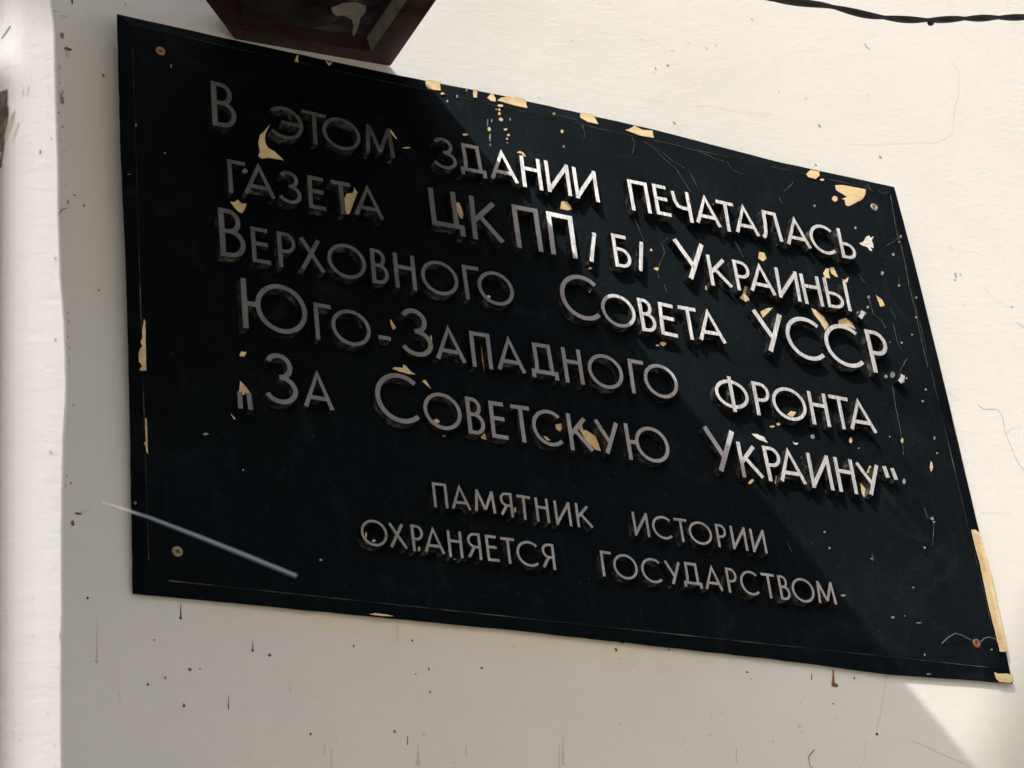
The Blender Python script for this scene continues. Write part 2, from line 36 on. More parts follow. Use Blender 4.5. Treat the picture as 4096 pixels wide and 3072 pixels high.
CHIPS = [["t",[[147.0,503.1],[142.6,493.4],[140.7,486.0],[141.2,478.9],[144.0,474.5],[149.0,472.7],[153.1,469.3],[158.5,464.1],[151.6,463.9],[143.4,463.5],[137.0,460.9],[132.8,462.8],[134.7,468.0],[133.8,478.6],[136.1,488.5],[140.1,492.8]]],["t",[[229.3,448.4],[232.4,443.3],[229.6,435.5],[226.4,427.6],[222.2,416.1],[219.0,415.4],[218.1,420.2],[218.2,433.1],[220.9,439.4],[227.5,441.5],[229.5,446.3]]],["t",[[338.2,453.8],[341.7,455.3],[343.8,449.1],[345.0,442.1],[343.4,436.3],[341.1,436.8],[338.5,444.3]]],["t",[[102.0,404.4],[106.2,404.9],[109.4,408.4],[112.9,404.7],[118.1,405.5],[115.6,398.3],[112.9,394.0],[108.8,395.5],[105.4,399.6]]],["t",[[254.5,305.0],[256.7,301.3],[259.6,296.4],[256.2,293.8],[254.2,299.5]]],["t",[[251.7,250.9],[254.4,253.4],[262.6,253.8],[262.9,257.5],[265.9,256.0],[269.9,251.3],[275.3,248.9],[267.1,248.2],[258.4,249.4]]],["t",[[281.0,242.8],[284.1,244.9],[286.5,241.1],[289.0,236.2],[285.1,238.8]]],["t",[[335.3,192.2],[339.7,197.4],[341.4,190.2],[337.0,190.5]]],["t",[[101.8,213.7],[106.7,208.6],[111.0,201.8],[104.5,200.1],[100.0,200.6]]],["t",[[102.5,239.4],[104.5,244.2],[109.4,244.4],[107.2,239.6]]],["t",[[440.5,219.2],[446.2,221.8],[446.2,216.7],[450.8,216.1],[454.5,213.9],[459.0,211.9],[461.2,204.2],[462.5,196.3],[458.0,196.3],[451.3,201.4],[446.8,207.4],[443.7,213.6]]],["t",[[416.8,217.6],[423.1,219.9],[423.5,214.6],[420.6,210.9],[416.9,213.0]]],["t",[[401.7,203.4],[405.5,202.6],[409.1,199.8],[405.1,199.2]]],["t",[[91.4,179.4],[95.2,175.0],[94.6,173.7],[91.9,177.6]]],["t",[[459.2,481.4],[465.3,484.2],[469.5,478.3],[470.4,474.7],[465.0,472.0],[457.2,472.6]]],["t",[[667.2,419.8],[672.7,420.1],[668.9,408.7],[670.2,403.6],[665.0,400.4],[658.8,403.8],[664.0,410.8]]],["t",[[694.8,467.8],[701.2,468.3],[703.0,461.6],[697.3,456.5],[692.4,459.5]]],["t",[[774.1,456.7],[779.8,464.1],[783.8,464.1],[781.7,458.2],[781.9,451.9],[775.4,451.4]]],["t",[[784.7,465.9],[790.2,467.4],[793.2,455.3],[789.2,455.7],[785.1,458.8]]],["t",[[748.5,408.2],[754.4,406.2],[762.6,400.0],[766.7,390.0],[760.4,382.7],[756.2,392.7],[750.1,400.8]]],["t",[[781.4,398.8],[791.3,403.6],[799.0,398.8],[801.4,391.5],[792.9,393.1],[779.9,392.3]]],["t",[[797.8,454.1],[801.6,453.3],[807.7,458.4],[804.5,451.5],[800.9,450.0]]],["t",[[816.9,580.6],[829.2,583.3],[844.5,583.8],[859.7,584.2],[857.4,577.8],[852.2,569.9],[841.3,562.6],[829.6,555.2],[825.6,555.9],[826.3,562.7],[822.3,563.5],[830.8,567.8],[823.2,571.1],[817.1,574.0]]],["t",[[816.3,562.2],[815.5,559.9],[811.4,557.0],[809.2,558.6],[808.3,560.4],[809.5,562.8],[813.2,565.5],[816.0,564.9]]],["w",[[832.7,506.8],[838.3,509.5],[844.2,517.3],[849.2,520.7],[850.2,517.7],[855.6,520.7],[851.1,514.6],[852.2,510.7],[851.1,504.0],[847.2,504.8],[848.6,500.2],[845.9,499.4],[842.8,503.9],[836.3,504.6]]],["t",[[839.8,441.5],[846.8,436.5],[848.5,429.7],[842.1,427.0],[841.5,431.6]]],["t",[[681.3,391.2],[691.8,397.7],[698.2,398.9],[692.4,393.3],[682.9,384.0]]],["w",[[641.3,241.1],[647.3,242.0],[655.7,239.7],[658.7,233.8],[651.8,234.9],[646.3,236.9]]],["t",[[657.9,188.5],[661.2,197.2],[664.7,196.3],[660.4,186.1]]],["t",[[689.5,270.5],[695.1,275.7],[701.8,275.3],[695.9,268.6]]],["t",[[764.4,203.0],[768.6,197.9],[770.4,192.5],[765.7,185.6],[763.3,191.6]]],["t",[[775.0,215.8],[780.3,225.1],[783.2,224.1],[778.2,216.2]]],["t",[[718.9,199.6],[722.9,200.8],[721.3,190.2],[717.9,188.3]]],["w",[[689.8,239.1],[692.9,238.2],[697.1,239.5],[694.5,236.7],[691.5,236.5]]],["t",[[762.7,270.1],[775.7,296.3],[779.2,296.1],[766.5,266.3]]],["t",[[831.9,261.5],[831.4,259.3],[829.8,258.3],[828.8,259.3],[828.5,261.0],[829.8,263.3],[831.3,264.5],[832.6,264.1]]],["t",[[863.5,235.4],[862.0,231.9],[860.0,229.4],[859.2,231.3],[859.5,234.8],[861.1,239.1],[863.2,242.0],[863.9,239.3]]],["g",[[823.5,212.5],[822.0,210.3],[820.1,209.1],[818.9,210.1],[819.1,211.9],[819.6,213.9],[821.8,216.2],[823.4,215.1]]],["g",[[875.9,270.9],[875.1,269.4],[873.9,268.4],[873.1,269.2],[873.1,270.5],[874.3,272.4],[875.2,273.4],[876.1,272.6]]],["t",[[679.0,258.1],[678.2,257.1],[676.1,256.0],[674.9,256.3],[673.6,257.3],[675.0,258.4],[676.7,259.2],[678.4,259.1]]],["t",[[671.2,254.1],[670.1,253.0],[667.9,252.5],[665.7,252.5],[665.4,253.2],[666.2,254.1],[668.3,254.6],[671.1,254.9]]],["t",[[766.0,252.5],[764.4,249.9],[762.5,248.5],[760.9,249.3],[761.6,251.8],[762.1,253.5],[764.1,255.6],[765.8,254.8]]],["t",[[483.9,405.9],[483.0,405.0],[481.3,404.3],[479.7,404.0],[479.5,405.1],[479.9,406.0],[481.7,407.0],[483.3,407.0]]],["t",[[563.7,421.1],[563.3,420.0],[560.9,418.3],[559.4,419.2],[557.5,419.9],[559.5,421.5],[561.5,422.3],[563.3,422.5]]],["t",[[549.3,327.5],[548.5,326.7],[547.0,326.2],[545.3,326.2],[544.4,326.7],[546.1,327.8],[547.4,328.2],[548.9,328.3]]],["t",[[557.6,331.0],[556.2,329.3],[553.3,327.4],[551.1,328.7],[549.8,329.7],[552.0,331.9],[554.1,332.6],[556.7,332.4]]],["t",[[621.8,409.7],[620.5,406.9],[618.7,406.0],[617.1,406.4],[617.2,408.8],[617.9,410.6],[619.9,412.7],[621.2,411.7]]],["t",[[560.2,443.1],[559.4,442.1],[558.4,441.5],[557.2,441.5],[557.1,442.5],[557.6,443.8],[558.9,444.7],[559.6,444.3]]],["t",[[625.4,184.1],[634.1,191.4],[636.9,191.1],[628.1,183.1]]],["t",[[240.6,75.9],[238.9,74.9],[236.8,74.6],[233.8,74.1],[234.1,75.2],[234.8,76.2],[237.0,76.8],[240.1,76.9]]],["t",[[294.6,202.3],[293.0,200.6],[290.5,199.5],[288.3,199.6],[287.0,201.2],[288.9,203.2],[291.0,204.7],[293.6,203.5]]],["t",[[219.4,72.2],[218.8,71.4],[217.5,70.7],[216.1,70.9],[215.7,71.7],[216.5,72.8],[217.8,73.4],[219.3,72.8]]],["t",[[211.5,76.8],[211.1,75.3],[210.4,73.8],[209.7,74.7],[209.8,76.6],[210.0,78.5],[210.9,79.6],[211.5,78.8]]],["t",[[362.9,120.9],[362.2,118.5],[361.5,118.2],[360.7,117.8],[360.4,120.6],[361.1,122.8],[362.1,123.4],[362.8,123.6]]],["t",[[262.0,69.5],[261.4,68.0],[260.3,66.3],[259.6,67.8],[259.1,69.1],[260.0,71.1],[260.8,71.4],[261.8,71.3]]],["g",[[296.1,63.4],[295.5,62.8],[294.6,62.4],[293.4,62.5],[293.5,63.1],[293.6,63.5],[294.8,63.9],[295.7,64.0]]],["g",[[269.3,67.9],[268.7,66.1],[268.1,64.1],[267.9,65.8],[267.7,67.7],[268.2,69.8],[268.8,70.9],[269.2,70.0]]],["g",[[299.0,187.7],[298.7,187.1],[297.3,186.7],[295.9,186.8],[295.4,187.2],[296.1,187.8],[297.5,188.1],[298.9,188.3]]],["g",[[167.7,47.6],[167.3,46.8],[166.3,46.5],[164.8,46.4],[165.0,47.3],[165.1,48.3],[166.4,48.8],[167.3,48.4]]],["t",[[295.7,289.9],[294.8,285.5],[294.1,284.1],[293.5,286.3],[293.6,289.5],[294.3,293.2],[295.2,295.3],[295.6,293.3]]],["t",[[347.3,296.9],[348.1,288.8],[347.8,275.1],[348.8,264.4],[347.1,264.2],[346.5,274.9]]],["t",[[364.1,350.1],[362.7,348.9],[361.2,347.9],[360.0,348.5],[359.2,349.1],[359.8,350.1],[361.6,351.3],[363.1,350.8]]],["t",[[268.7,525.4],[274.9,527.8],[280.7,518.2],[279.3,517.4],[274.0,525.2]]],["t",[[474.3,378.0],[480.7,388.0],[481.1,383.6],[476.8,375.8]]],["g",[[688.6,394.1],[688.2,393.5],[687.3,393.0],[686.5,392.9],[686.5,393.7],[687.0,394.6],[687.6,394.6],[688.4,394.7]]],["t",[[388.2,554.7],[387.8,553.0],[386.2,552.3],[384.8,552.2],[384.8,553.9],[384.9,555.8],[386.8,557.4],[388.3,556.3]]],["g",[[387.3,544.6],[386.4,540.8],[385.5,538.3],[385.0,541.3],[384.9,544.0],[385.8,548.0],[386.7,549.1],[387.5,548.6]]],["t",[[404.5,571.0],[403.3,568.9],[401.6,568.3],[400.4,568.5],[399.1,569.7],[400.5,572.4],[402.1,572.7],[403.6,572.3]]],["t",[[402.3,578.0],[401.9,576.8],[400.6,575.4],[399.3,575.9],[399.0,577.2],[400.0,578.8],[401.2,579.9],[402.2,579.3]]],["t",[[402.5,583.1],[402.2,582.0],[400.9,581.2],[399.7,581.2],[399.8,582.4],[400.3,583.4],[401.3,584.3],[402.0,584.3]]],["t",[[407.3,559.2],[406.9,558.2],[405.4,557.4],[403.6,557.3],[403.4,558.3],[403.8,559.3],[405.7,559.9],[407.6,560.4]]],["t",[[409.6,552.8],[409.3,551.2],[408.1,551.1],[407.0,550.7],[406.5,552.1],[407.2,553.3],[408.5,554.2],[409.2,553.7]]],["t",[[407.0,547.3],[406.9,546.4],[405.6,545.7],[404.6,545.7],[404.5,546.7],[404.9,547.6],[406.0,548.5],[406.8,548.0]]],["g",[[407.1,542.3],[406.2,541.4],[405.5,541.0],[404.4,541.2],[404.5,541.7],[404.6,542.5],[405.7,542.8],[406.7,542.8]]],["g",[[386.4,535.1],[386.0,533.3],[385.3,533.1],[384.6,533.1],[384.6,534.6],[385.1,535.9],[385.8,537.2],[386.3,536.6]]],["t",[[406.8,589.0],[404.9,587.2],[402.8,585.8],[401.0,586.2],[398.9,586.7],[400.8,588.8],[403.7,589.8],[405.8,590.1]]],["g",[[399.3,582.8],[398.9,582.2],[397.7,581.2],[396.9,581.6],[396.5,582.1],[397.2,582.9],[398.0,583.3],[398.7,583.3]]],["t",[[474.6,572.7],[473.3,570.6],[472.4,570.1],[471.4,570.3],[471.3,571.9],[471.8,573.9],[473.0,574.5],[474.1,574.5]]],["g",[[473.4,553.3],[472.8,551.9],[471.6,550.9],[470.6,551.4],[470.8,552.7],[471.2,554.2],[472.2,554.9],[473.0,554.2]]],["g",[[413.6,573.2],[412.9,571.2],[412.4,571.0],[411.7,571.4],[411.7,572.8],[412.0,574.7],[412.8,575.0],[413.4,574.3]]],["g",[[368.3,601.3],[367.9,599.8],[367.1,598.9],[366.8,599.9],[366.5,600.9],[366.8,602.1],[367.7,603.2],[368.3,602.2]]],["g",[[343.2,579.3],[342.8,577.9],[341.8,577.2],[341.0,577.6],[341.0,578.8],[341.4,580.2],[342.2,580.7],[343.1,580.4]]],["g",[[354.7,587.4],[353.9,585.4],[353.3,585.1],[352.6,584.9],[352.6,586.8],[353.3,589.1],[354.1,589.6],[354.9,589.9]]],["t",[[361.3,541.9],[359.9,540.9],[357.7,540.0],[355.8,539.6],[354.7,540.4],[355.5,541.5],[358.0,542.5],[360.2,542.5]]],["t",[[294.8,510.4],[293.8,509.5],[290.6,508.4],[287.4,508.0],[285.8,508.3],[288.3,509.3],[290.8,510.2],[293.4,510.6]]],["g",[[386.2,562.2],[385.6,558.3],[385.1,558.1],[384.4,557.4],[384.8,561.8],[385.4,565.7],[386.2,567.7],[386.6,565.9]]],["g",[[391.4,566.9],[390.9,564.5],[390.3,563.8],[390.0,564.7],[389.9,566.5],[390.2,568.3],[390.8,568.9],[391.3,569.1]]],["t",[[339.5,587.1],[338.2,585.9],[336.9,585.2],[335.3,584.9],[335.1,586.0],[335.5,587.3],[337.4,588.4],[338.8,588.4]]],["t",[[414.7,531.8],[418.7,535.0],[423.1,533.7],[425.2,529.3],[422.5,529.1],[420.2,532.1]]],["gr",[[469.0,595.0],[468.0,593.4],[466.1,591.1],[465.3,592.6],[465.3,593.9],[465.9,595.7],[467.6,596.4],[469.1,596.3]]],["g",[[833.7,527.4],[833.1,525.7],[831.9,525.1],[830.6,525.3],[830.2,526.7],[831.5,528.1],[832.8,529.1],[833.7,528.8]]],["g",[[879.0,501.4],[878.0,499.6],[876.7,498.9],[875.3,499.4],[874.6,500.6],[876.2,502.5],[877.7,503.0],[879.3,502.9]]],["g",[[858.2,473.0],[856.4,471.2],[854.6,469.5],[852.9,469.8],[853.4,472.1],[854.2,474.1],[855.9,474.8],[857.2,475.0]]],["g",[[876.8,460.5],[876.0,459.0],[874.5,458.5],[873.3,458.7],[873.0,459.8],[874.2,461.3],[875.2,461.6],[876.7,462.1]]],["g",[[831.0,437.1],[830.2,435.5],[828.4,434.8],[827.0,434.7],[826.9,436.3],[827.9,437.9],[829.4,439.3],[830.7,438.6]]],["g",[[826.6,423.3],[825.7,421.9],[824.4,421.2],[823.2,421.5],[822.7,422.6],[823.6,424.1],[825.3,425.1],[826.4,424.8]]],["g",[[820.6,414.4],[818.9,412.3],[817.3,411.5],[815.8,411.1],[815.6,413.5],[816.5,415.8],[818.5,416.8],[820.4,415.9]]],["g",[[811.5,412.7],[810.1,410.4],[808.8,409.8],[806.8,409.8],[807.1,411.9],[807.8,413.4],[810.0,415.2],[811.5,414.5]]],["g",[[897.2,449.2],[896.4,447.7],[894.5,446.3],[892.9,446.3],[893.4,447.9],[894.0,449.2],[895.8,450.4],[896.9,450.2]]],["g",[[890.5,422.4],[889.9,421.3],[888.4,420.1],[887.4,420.5],[887.0,421.8],[887.8,422.8],[889.2,423.6],[890.0,423.4]]],["g",[[878.7,398.3],[877.7,397.0],[876.7,396.6],[875.8,396.8],[875.6,397.7],[876.2,398.9],[877.4,399.5],[878.3,399.2]]],["g",[[861.7,385.2],[860.4,383.9],[859.5,383.6],[858.2,383.4],[858.6,384.6],[859.1,385.8],[860.1,386.1],[861.4,386.2]]],["g",[[895.4,528.3],[894.6,526.7],[892.4,524.9],[891.2,525.7],[891.1,526.9],[891.8,528.2],[893.9,530.0],[895.7,530.3]]],["g",[[890.9,520.2],[889.8,519.1],[889.0,518.4],[888.5,518.9],[888.2,519.7],[888.6,520.7],[889.7,521.4],[890.4,520.9]]],["g",[[840.6,341.6],[839.1,339.1],[836.1,337.4],[834.0,338.2],[834.1,340.6],[835.3,342.7],[838.1,345.6],[841.0,344.6]]],["g",[[830.5,338.2],[829.5,336.2],[827.5,335.1],[826.4,335.8],[825.7,337.4],[827.3,339.5],[828.8,340.3],[830.0,339.3]]],["g",[[852.0,335.9],[851.3,334.5],[849.8,333.6],[848.7,334.3],[849.0,335.4],[849.2,336.8],[850.7,337.6],[851.5,337.3]]],["g",[[856.7,340.5],[856.0,339.2],[855.1,338.9],[854.5,339.4],[853.9,340.0],[855.0,341.1],[855.7,341.4],[856.5,341.3]]],["g",[[783.4,545.5],[783.0,544.0],[781.6,543.7],[780.5,543.8],[780.2,544.8],[780.8,546.1],[782.4,547.2],[783.7,546.6]]],["g",[[845.0,383.0],[844.3,382.3],[843.6,381.8],[842.9,382.1],[842.9,382.6],[843.1,383.4],[844.1,383.8],[844.7,383.7]]],["g",[[879.9,330.4],[878.9,328.9],[877.9,328.9],[876.6,329.0],[876.2,329.8],[877.5,330.9],[878.7,331.9],[879.4,331.2]]],["g",[[872.1,314.9],[871.1,313.7],[869.9,313.2],[869.1,313.4],[868.3,314.3],[869.4,315.7],[870.7,316.4],[871.6,315.6]]],["g",[[816.1,263.8],[815.8,263.1],[815.0,262.7],[814.2,262.8],[814.1,263.5],[814.7,264.4],[815.4,264.5],[816.3,264.6]]],["g",[[773.0,244.1],[772.3,243.1],[771.2,242.9],[770.3,242.8],[770.4,243.8],[770.9,244.5],[771.7,245.0],[772.5,244.7]]],["g",[[708.3,141.0],[707.4,140.1],[706.5,139.6],[705.5,139.9],[705.5,140.6],[705.9,141.6],[707.0,142.0],[708.2,142.0]]],["g",[[710.2,123.6],[709.6,122.5],[708.6,122.1],[707.8,122.5],[707.5,123.3],[707.9,124.1],[709.2,124.8],[710.2,124.3]]],["g",[[830.2,138.6],[829.5,137.8],[828.0,137.2],[826.9,137.3],[827.0,138.2],[827.4,139.3],[828.6,139.5],[829.9,139.3]]],["g",[[759.7,117.9],[758.8,117.0],[758.1,116.8],[757.1,116.8],[756.9,117.6],[757.4,118.4],[758.5,118.8],[759.4,118.6]]],["g",[[718.6,249.1],[717.9,247.0],[715.3,246.0],[713.6,246.9],[713.4,248.3],[713.9,250.4],[716.6,252.0],[718.2,251.0]]],["g",[[874.9,253.1],[873.7,251.9],[872.8,251.3],[872.2,251.9],[871.5,252.6],[872.4,253.5],[873.4,253.8],[874.2,253.8]]],["g",[[849.4,169.7],[848.9,168.7],[847.6,168.2],[846.3,168.3],[846.4,169.3],[847.0,170.4],[848.3,170.9],[849.3,170.6]]],["g",[[849.1,173.9],[848.0,172.1],[846.0,171.3],[844.5,172.0],[844.6,173.3],[845.5,174.7],[847.1,175.4],[848.5,175.4]]],["g",[[770.9,55.9],[770.6,55.2],[768.8,54.6],[767.4,54.8],[767.0,55.5],[767.8,56.2],[769.3,56.9],[771.3,56.5]]],["g",[[803.2,53.5],[802.0,53.1],[799.1,52.6],[795.9,52.5],[795.7,52.7],[797.1,53.1],[799.3,53.4],[802.6,53.7]]],["g",[[804.1,91.8],[803.3,90.9],[802.5,90.7],[801.7,90.7],[801.4,91.5],[801.8,92.1],[803.0,92.5],[804.0,92.6]]],["g",[[799.3,19.2],[798.9,17.9],[797.9,17.8],[797.3,18.0],[797.2,19.0],[797.8,20.3],[798.6,20.5],[799.6,20.2]]],["g",[[717.4,73.8],[716.4,73.0],[713.6,72.0],[711.1,72.2],[711.0,73.1],[711.9,74.2],[714.2,74.5],[716.9,74.4]]],["g",[[886.1,32.9],[885.5,32.1],[884.4,31.9],[883.1,31.7],[883.1,32.6],[883.9,33.6],[884.9,33.9],[886.0,33.6]]],["g",[[803.2,0.4],[803.0,0.0],[800.4,-0.6],[798.5,-0.5],[797.7,-0.0],[798.8,0.5],[800.6,0.8],[802.8,0.7]]],["g",[[785.1,59.0],[784.6,58.5],[783.9,58.0],[783.5,58.5],[783.1,58.8],[783.7,59.4],[784.3,59.7],[784.9,59.6]]],["g",[[14.4,469.7],[14.0,468.4],[13.5,468.1],[12.9,468.2],[12.7,469.3],[12.9,470.8],[13.6,471.3],[14.2,471.1]]],["g",[[41.5,445.4],[41.4,444.7],[40.6,444.2],[39.9,444.1],[39.8,445.0],[40.0,445.9],[40.7,446.1],[41.4,446.1]]],["g",[[51.2,548.1],[50.7,546.4],[50.1,545.5],[49.6,545.8],[49.1,547.6],[49.6,549.4],[50.3,550.5],[50.9,550.0]]],["g",[[7.9,414.4],[7.3,414.0],[6.3,413.7],[5.4,413.8],[4.5,414.3],[5.1,414.6],[6.3,414.9],[7.6,414.8]]],["g",[[121.5,443.1],[120.1,440.6],[117.8,439.4],[116.1,440.5],[114.9,441.7],[115.2,443.2],[118.1,445.3],[119.8,445.0]]],["g",[[70.4,155.6],[68.6,154.5],[67.1,153.9],[65.4,154.2],[64.7,154.7],[65.6,155.5],[67.2,156.2],[69.0,156.4]]],["g",[[100.9,125.2],[100.6,124.4],[100.0,124.1],[99.4,124.3],[99.1,125.0],[99.3,125.6],[100.1,126.0],[100.6,125.8]]],["g",[[4.8,81.5],[4.2,80.8],[3.6,80.1],[2.8,80.3],[2.5,81.5],[2.8,82.4],[3.6,83.0],[4.4,82.5]]],["t",[[321.1,600.0],[322.7,602.9],[328.9,603.1],[338.3,603.7],[335.8,590.9],[328.0,589.7],[321.7,589.0],[319.8,594.0]]],["t",[[375.5,604.1],[380.5,604.9],[377.2,592.5],[373.0,591.9]]],["t",[[389.9,596.4],[397.4,605.6],[400.1,598.9],[398.5,592.8],[393.0,592.4]]],["t",[[401.0,595.5],[406.9,601.3],[417.5,606.0],[420.1,604.6],[424.0,606.6],[433.3,607.4],[436.5,603.1],[435.4,594.0],[421.5,593.5]]],["t",[[500.3,605.1],[514.6,606.2],[518.4,601.4],[519.2,593.4],[506.5,593.2],[499.0,598.0]]],["t",[[551.6,593.6],[557.0,596.1],[565.6,603.8],[575.0,600.3],[587.9,602.6],[586.0,590.6],[568.6,589.5],[557.3,592.2]]],["t",[[779.3,586.5],[788.8,596.1],[800.4,596.2],[797.2,588.2],[790.8,582.3],[780.9,582.7]]],["t",[[803.2,584.8],[802.0,583.4],[799.8,582.2],[798.0,582.6],[797.2,583.5],[798.5,584.9],[800.5,585.3],[802.6,585.7]]],["t",[[177.2,586.0],[180.7,595.5],[183.1,597.3],[181.2,590.8],[181.1,586.2]]],["t",[[211.5,598.8],[215.2,595.7],[219.4,598.5],[214.2,590.6]]],["t",[[15.3,261.7],[16.4,258.1],[16.0,234.0],[15.7,209.1],[12.2,208.8],[10.2,208.8],[10.8,211.7],[12.4,212.9],[10.9,216.6],[9.6,217.2],[9.9,227.2],[10.9,229.7],[12.9,233.5],[11.4,237.2],[13.1,241.1],[13.3,249.9]]],["t",[[13.6,162.5],[14.7,161.5],[14.8,128.0],[13.5,130.2],[12.9,136.0],[11.6,137.8],[13.3,139.6]]],["t",[[894.5,166.4],[902.4,168.7],[907.8,165.9],[908.3,138.3],[909.5,134.0],[908.6,81.1],[907.3,34.1],[894.4,31.3],[894.0,48.4],[893.4,82.2],[895.6,131.2],[894.4,145.2]]],["t",[[881.2,8.5],[886.6,7.4],[905.0,9.2],[906.0,3.3],[900.8,-0.2],[887.5,-0.3],[883.1,2.4]]],["t",[[207.7,2.2],[213.4,3.7],[225.1,3.5],[230.9,2.8],[219.3,2.0]]]]
WEBS = [[[578.9,-6.5,577.2],[587.3,-6.5,567.9],[596.7,-6.5,560.4],[606.1,-6.5,552.9],[610.5,-6.5,542.7],[619.1,-6.5,526.2]],[[571.0,-6.5,580.2],[591.0,-6.5,571.9],[604.7,-6.5,562.2],[616.0,-6.5,556.7]],[[622.1,-6.5,556.5],[625.9,-6.5,542.9],[630.0,-6.5,531.0]],[[584.1,-6.3,585.0],[609.1,-6.0,586.2],[636.2,-6.5,583.2]],[[639.4,-6.5,583.9],[660.3,-6.5,578.1],[669.5,-6.5,577.0]],[[673.1,-6.5,579.4],[677.5,-6.5,569.0],[691.1,-6.5,565.5]],[[556.4,-6.5,583.2],[558.7,-6.5,574.1],[552.7,-6.5,559.9]],[[497.1,-6.2,585.4],[498.3,-6.5,574.3],[496.5,-6.5,567.6]],[[465.0,-4.5,591.7],[478.5,-4.2,592.8],[492.8,-4.7,591.1]],[[891.7,-5.8,582.3],[888.4,-6.5,549.3],[886.5,-6.5,527.3],[888.9,-6.5,516.2],[888.0,-6.5,485.0],[886.6,-6.5,458.9],[887.1,-6.5,427.1],[885.8,-6.5,395.4],[886.0,-6.5,356.7]],[[867.7,-6.5,508.7],[876.8,-6.5,515.4],[888.3,-6.5,524.4]],[[825.9,-6.5,433.2],[827.4,-6.5,422.5],[827.7,-6.5,413.1],[836.4,-6.5,408.4],[840.5,-6.5,398.3]],[[852.3,-6.5,427.0],[856.9,-6.5,412.2]],[[860.9,-6.5,364.7],[850.5,-6.5,352.2],[842.8,-6.5,340.3]],[[819.9,-6.5,463.7],[825.3,-6.5,452.0]],[[851.9,-6.5,405.0],[852.1,-6.5,378.6],[856.9,-6.5,371.7]],[[837.3,-6.5,440.0],[842.2,-6.5,433.1]],[[874.6,-6.5,467.9],[873.3,-6.5,458.0]],[[829.2,-9.5,323.1],[827.0,-9.5,297.3],[826.4,-9.5,272.1],[824.9,-9.5,252.9],[822.8,-9.5,241.0]],[[859.8,-6.5,240.6],[857.9,-6.5,230.1]],[[837.3,-6.5,182.9],[839.2,-6.5,171.8],[847.0,-6.5,171.4]],[[844.7,-6.5,165.5],[837.6,-6.5,140.8]],[[657.9,-6.5,123.2],[660.8,-6.5,112.9]],[[757.9,-6.5,121.7],[757.4,-6.5,113.5]],[[572.9,-6.5,441.4],[565.4,-6.5,427.8],[559.3,-6.5,413.1],[560.5,-6.5,407.3]],[[579.9,-6.5,461.2],[570.9,-6.5,451.7],[572.4,-6.5,442.9]],[[542.9,-6.5,475.0],[547.2,-6.5,460.6],[550.0,-6.5,450.5]],[[565.3,-6.5,400.8],[566.8,-6.5,392.1]],[[663.8,-6.5,472.1],[671.4,-6.5,455.0]],[[742.0,-6.5,553.9],[753.9,-6.5,564.7],[757.6,-6.5,570.5]],[[733.9,-6.5,545.6],[736.8,-6.5,536.5]],[[856.7,-6.1,586.0],[867.1,-6.5,581.2]],[[862.4,-4.5,591.6],[864.0,-6.5,582.2]],[[874.3,-6.5,582.8],[888.0,-6.5,583.3]]]
WIRES = [[[822.2,-4.5,32.8],[829.1,-7.5,38.7],[838.0,-9.5,43.4],[847.1,-7.5,43.2],[860.1,-5.5,39.7]],[[871.5,-5.5,39.1],[874.7,-7.5,42.1],[879.8,-9.5,43.5],[889.1,-7.5,43.2],[893.8,-4.5,40.7]]]
SCREWS = [["brown",[40.3,563.5]],["pale",[865.6,561.4]],["dull",[37.9,40.5]],["rust",[867.3,37.9]]]
OUTLINE = [[0.0,600.0],[159.5,600.1],[291.4,601.7],[406.9,605.5],[589.6,605.5],[744.0,599.2],[905.0,600.0],[908.2,499.6],[909.3,332.1],[908.9,224.5],[908.3,111.9],[905.0,0.0],[750.6,-3.8],[622.6,-0.2],[358.9,2.2],[100.9,0.8],[0.0,0.0],[1.9,193.0],[1.6,343.0],[-0.1,442.8]]
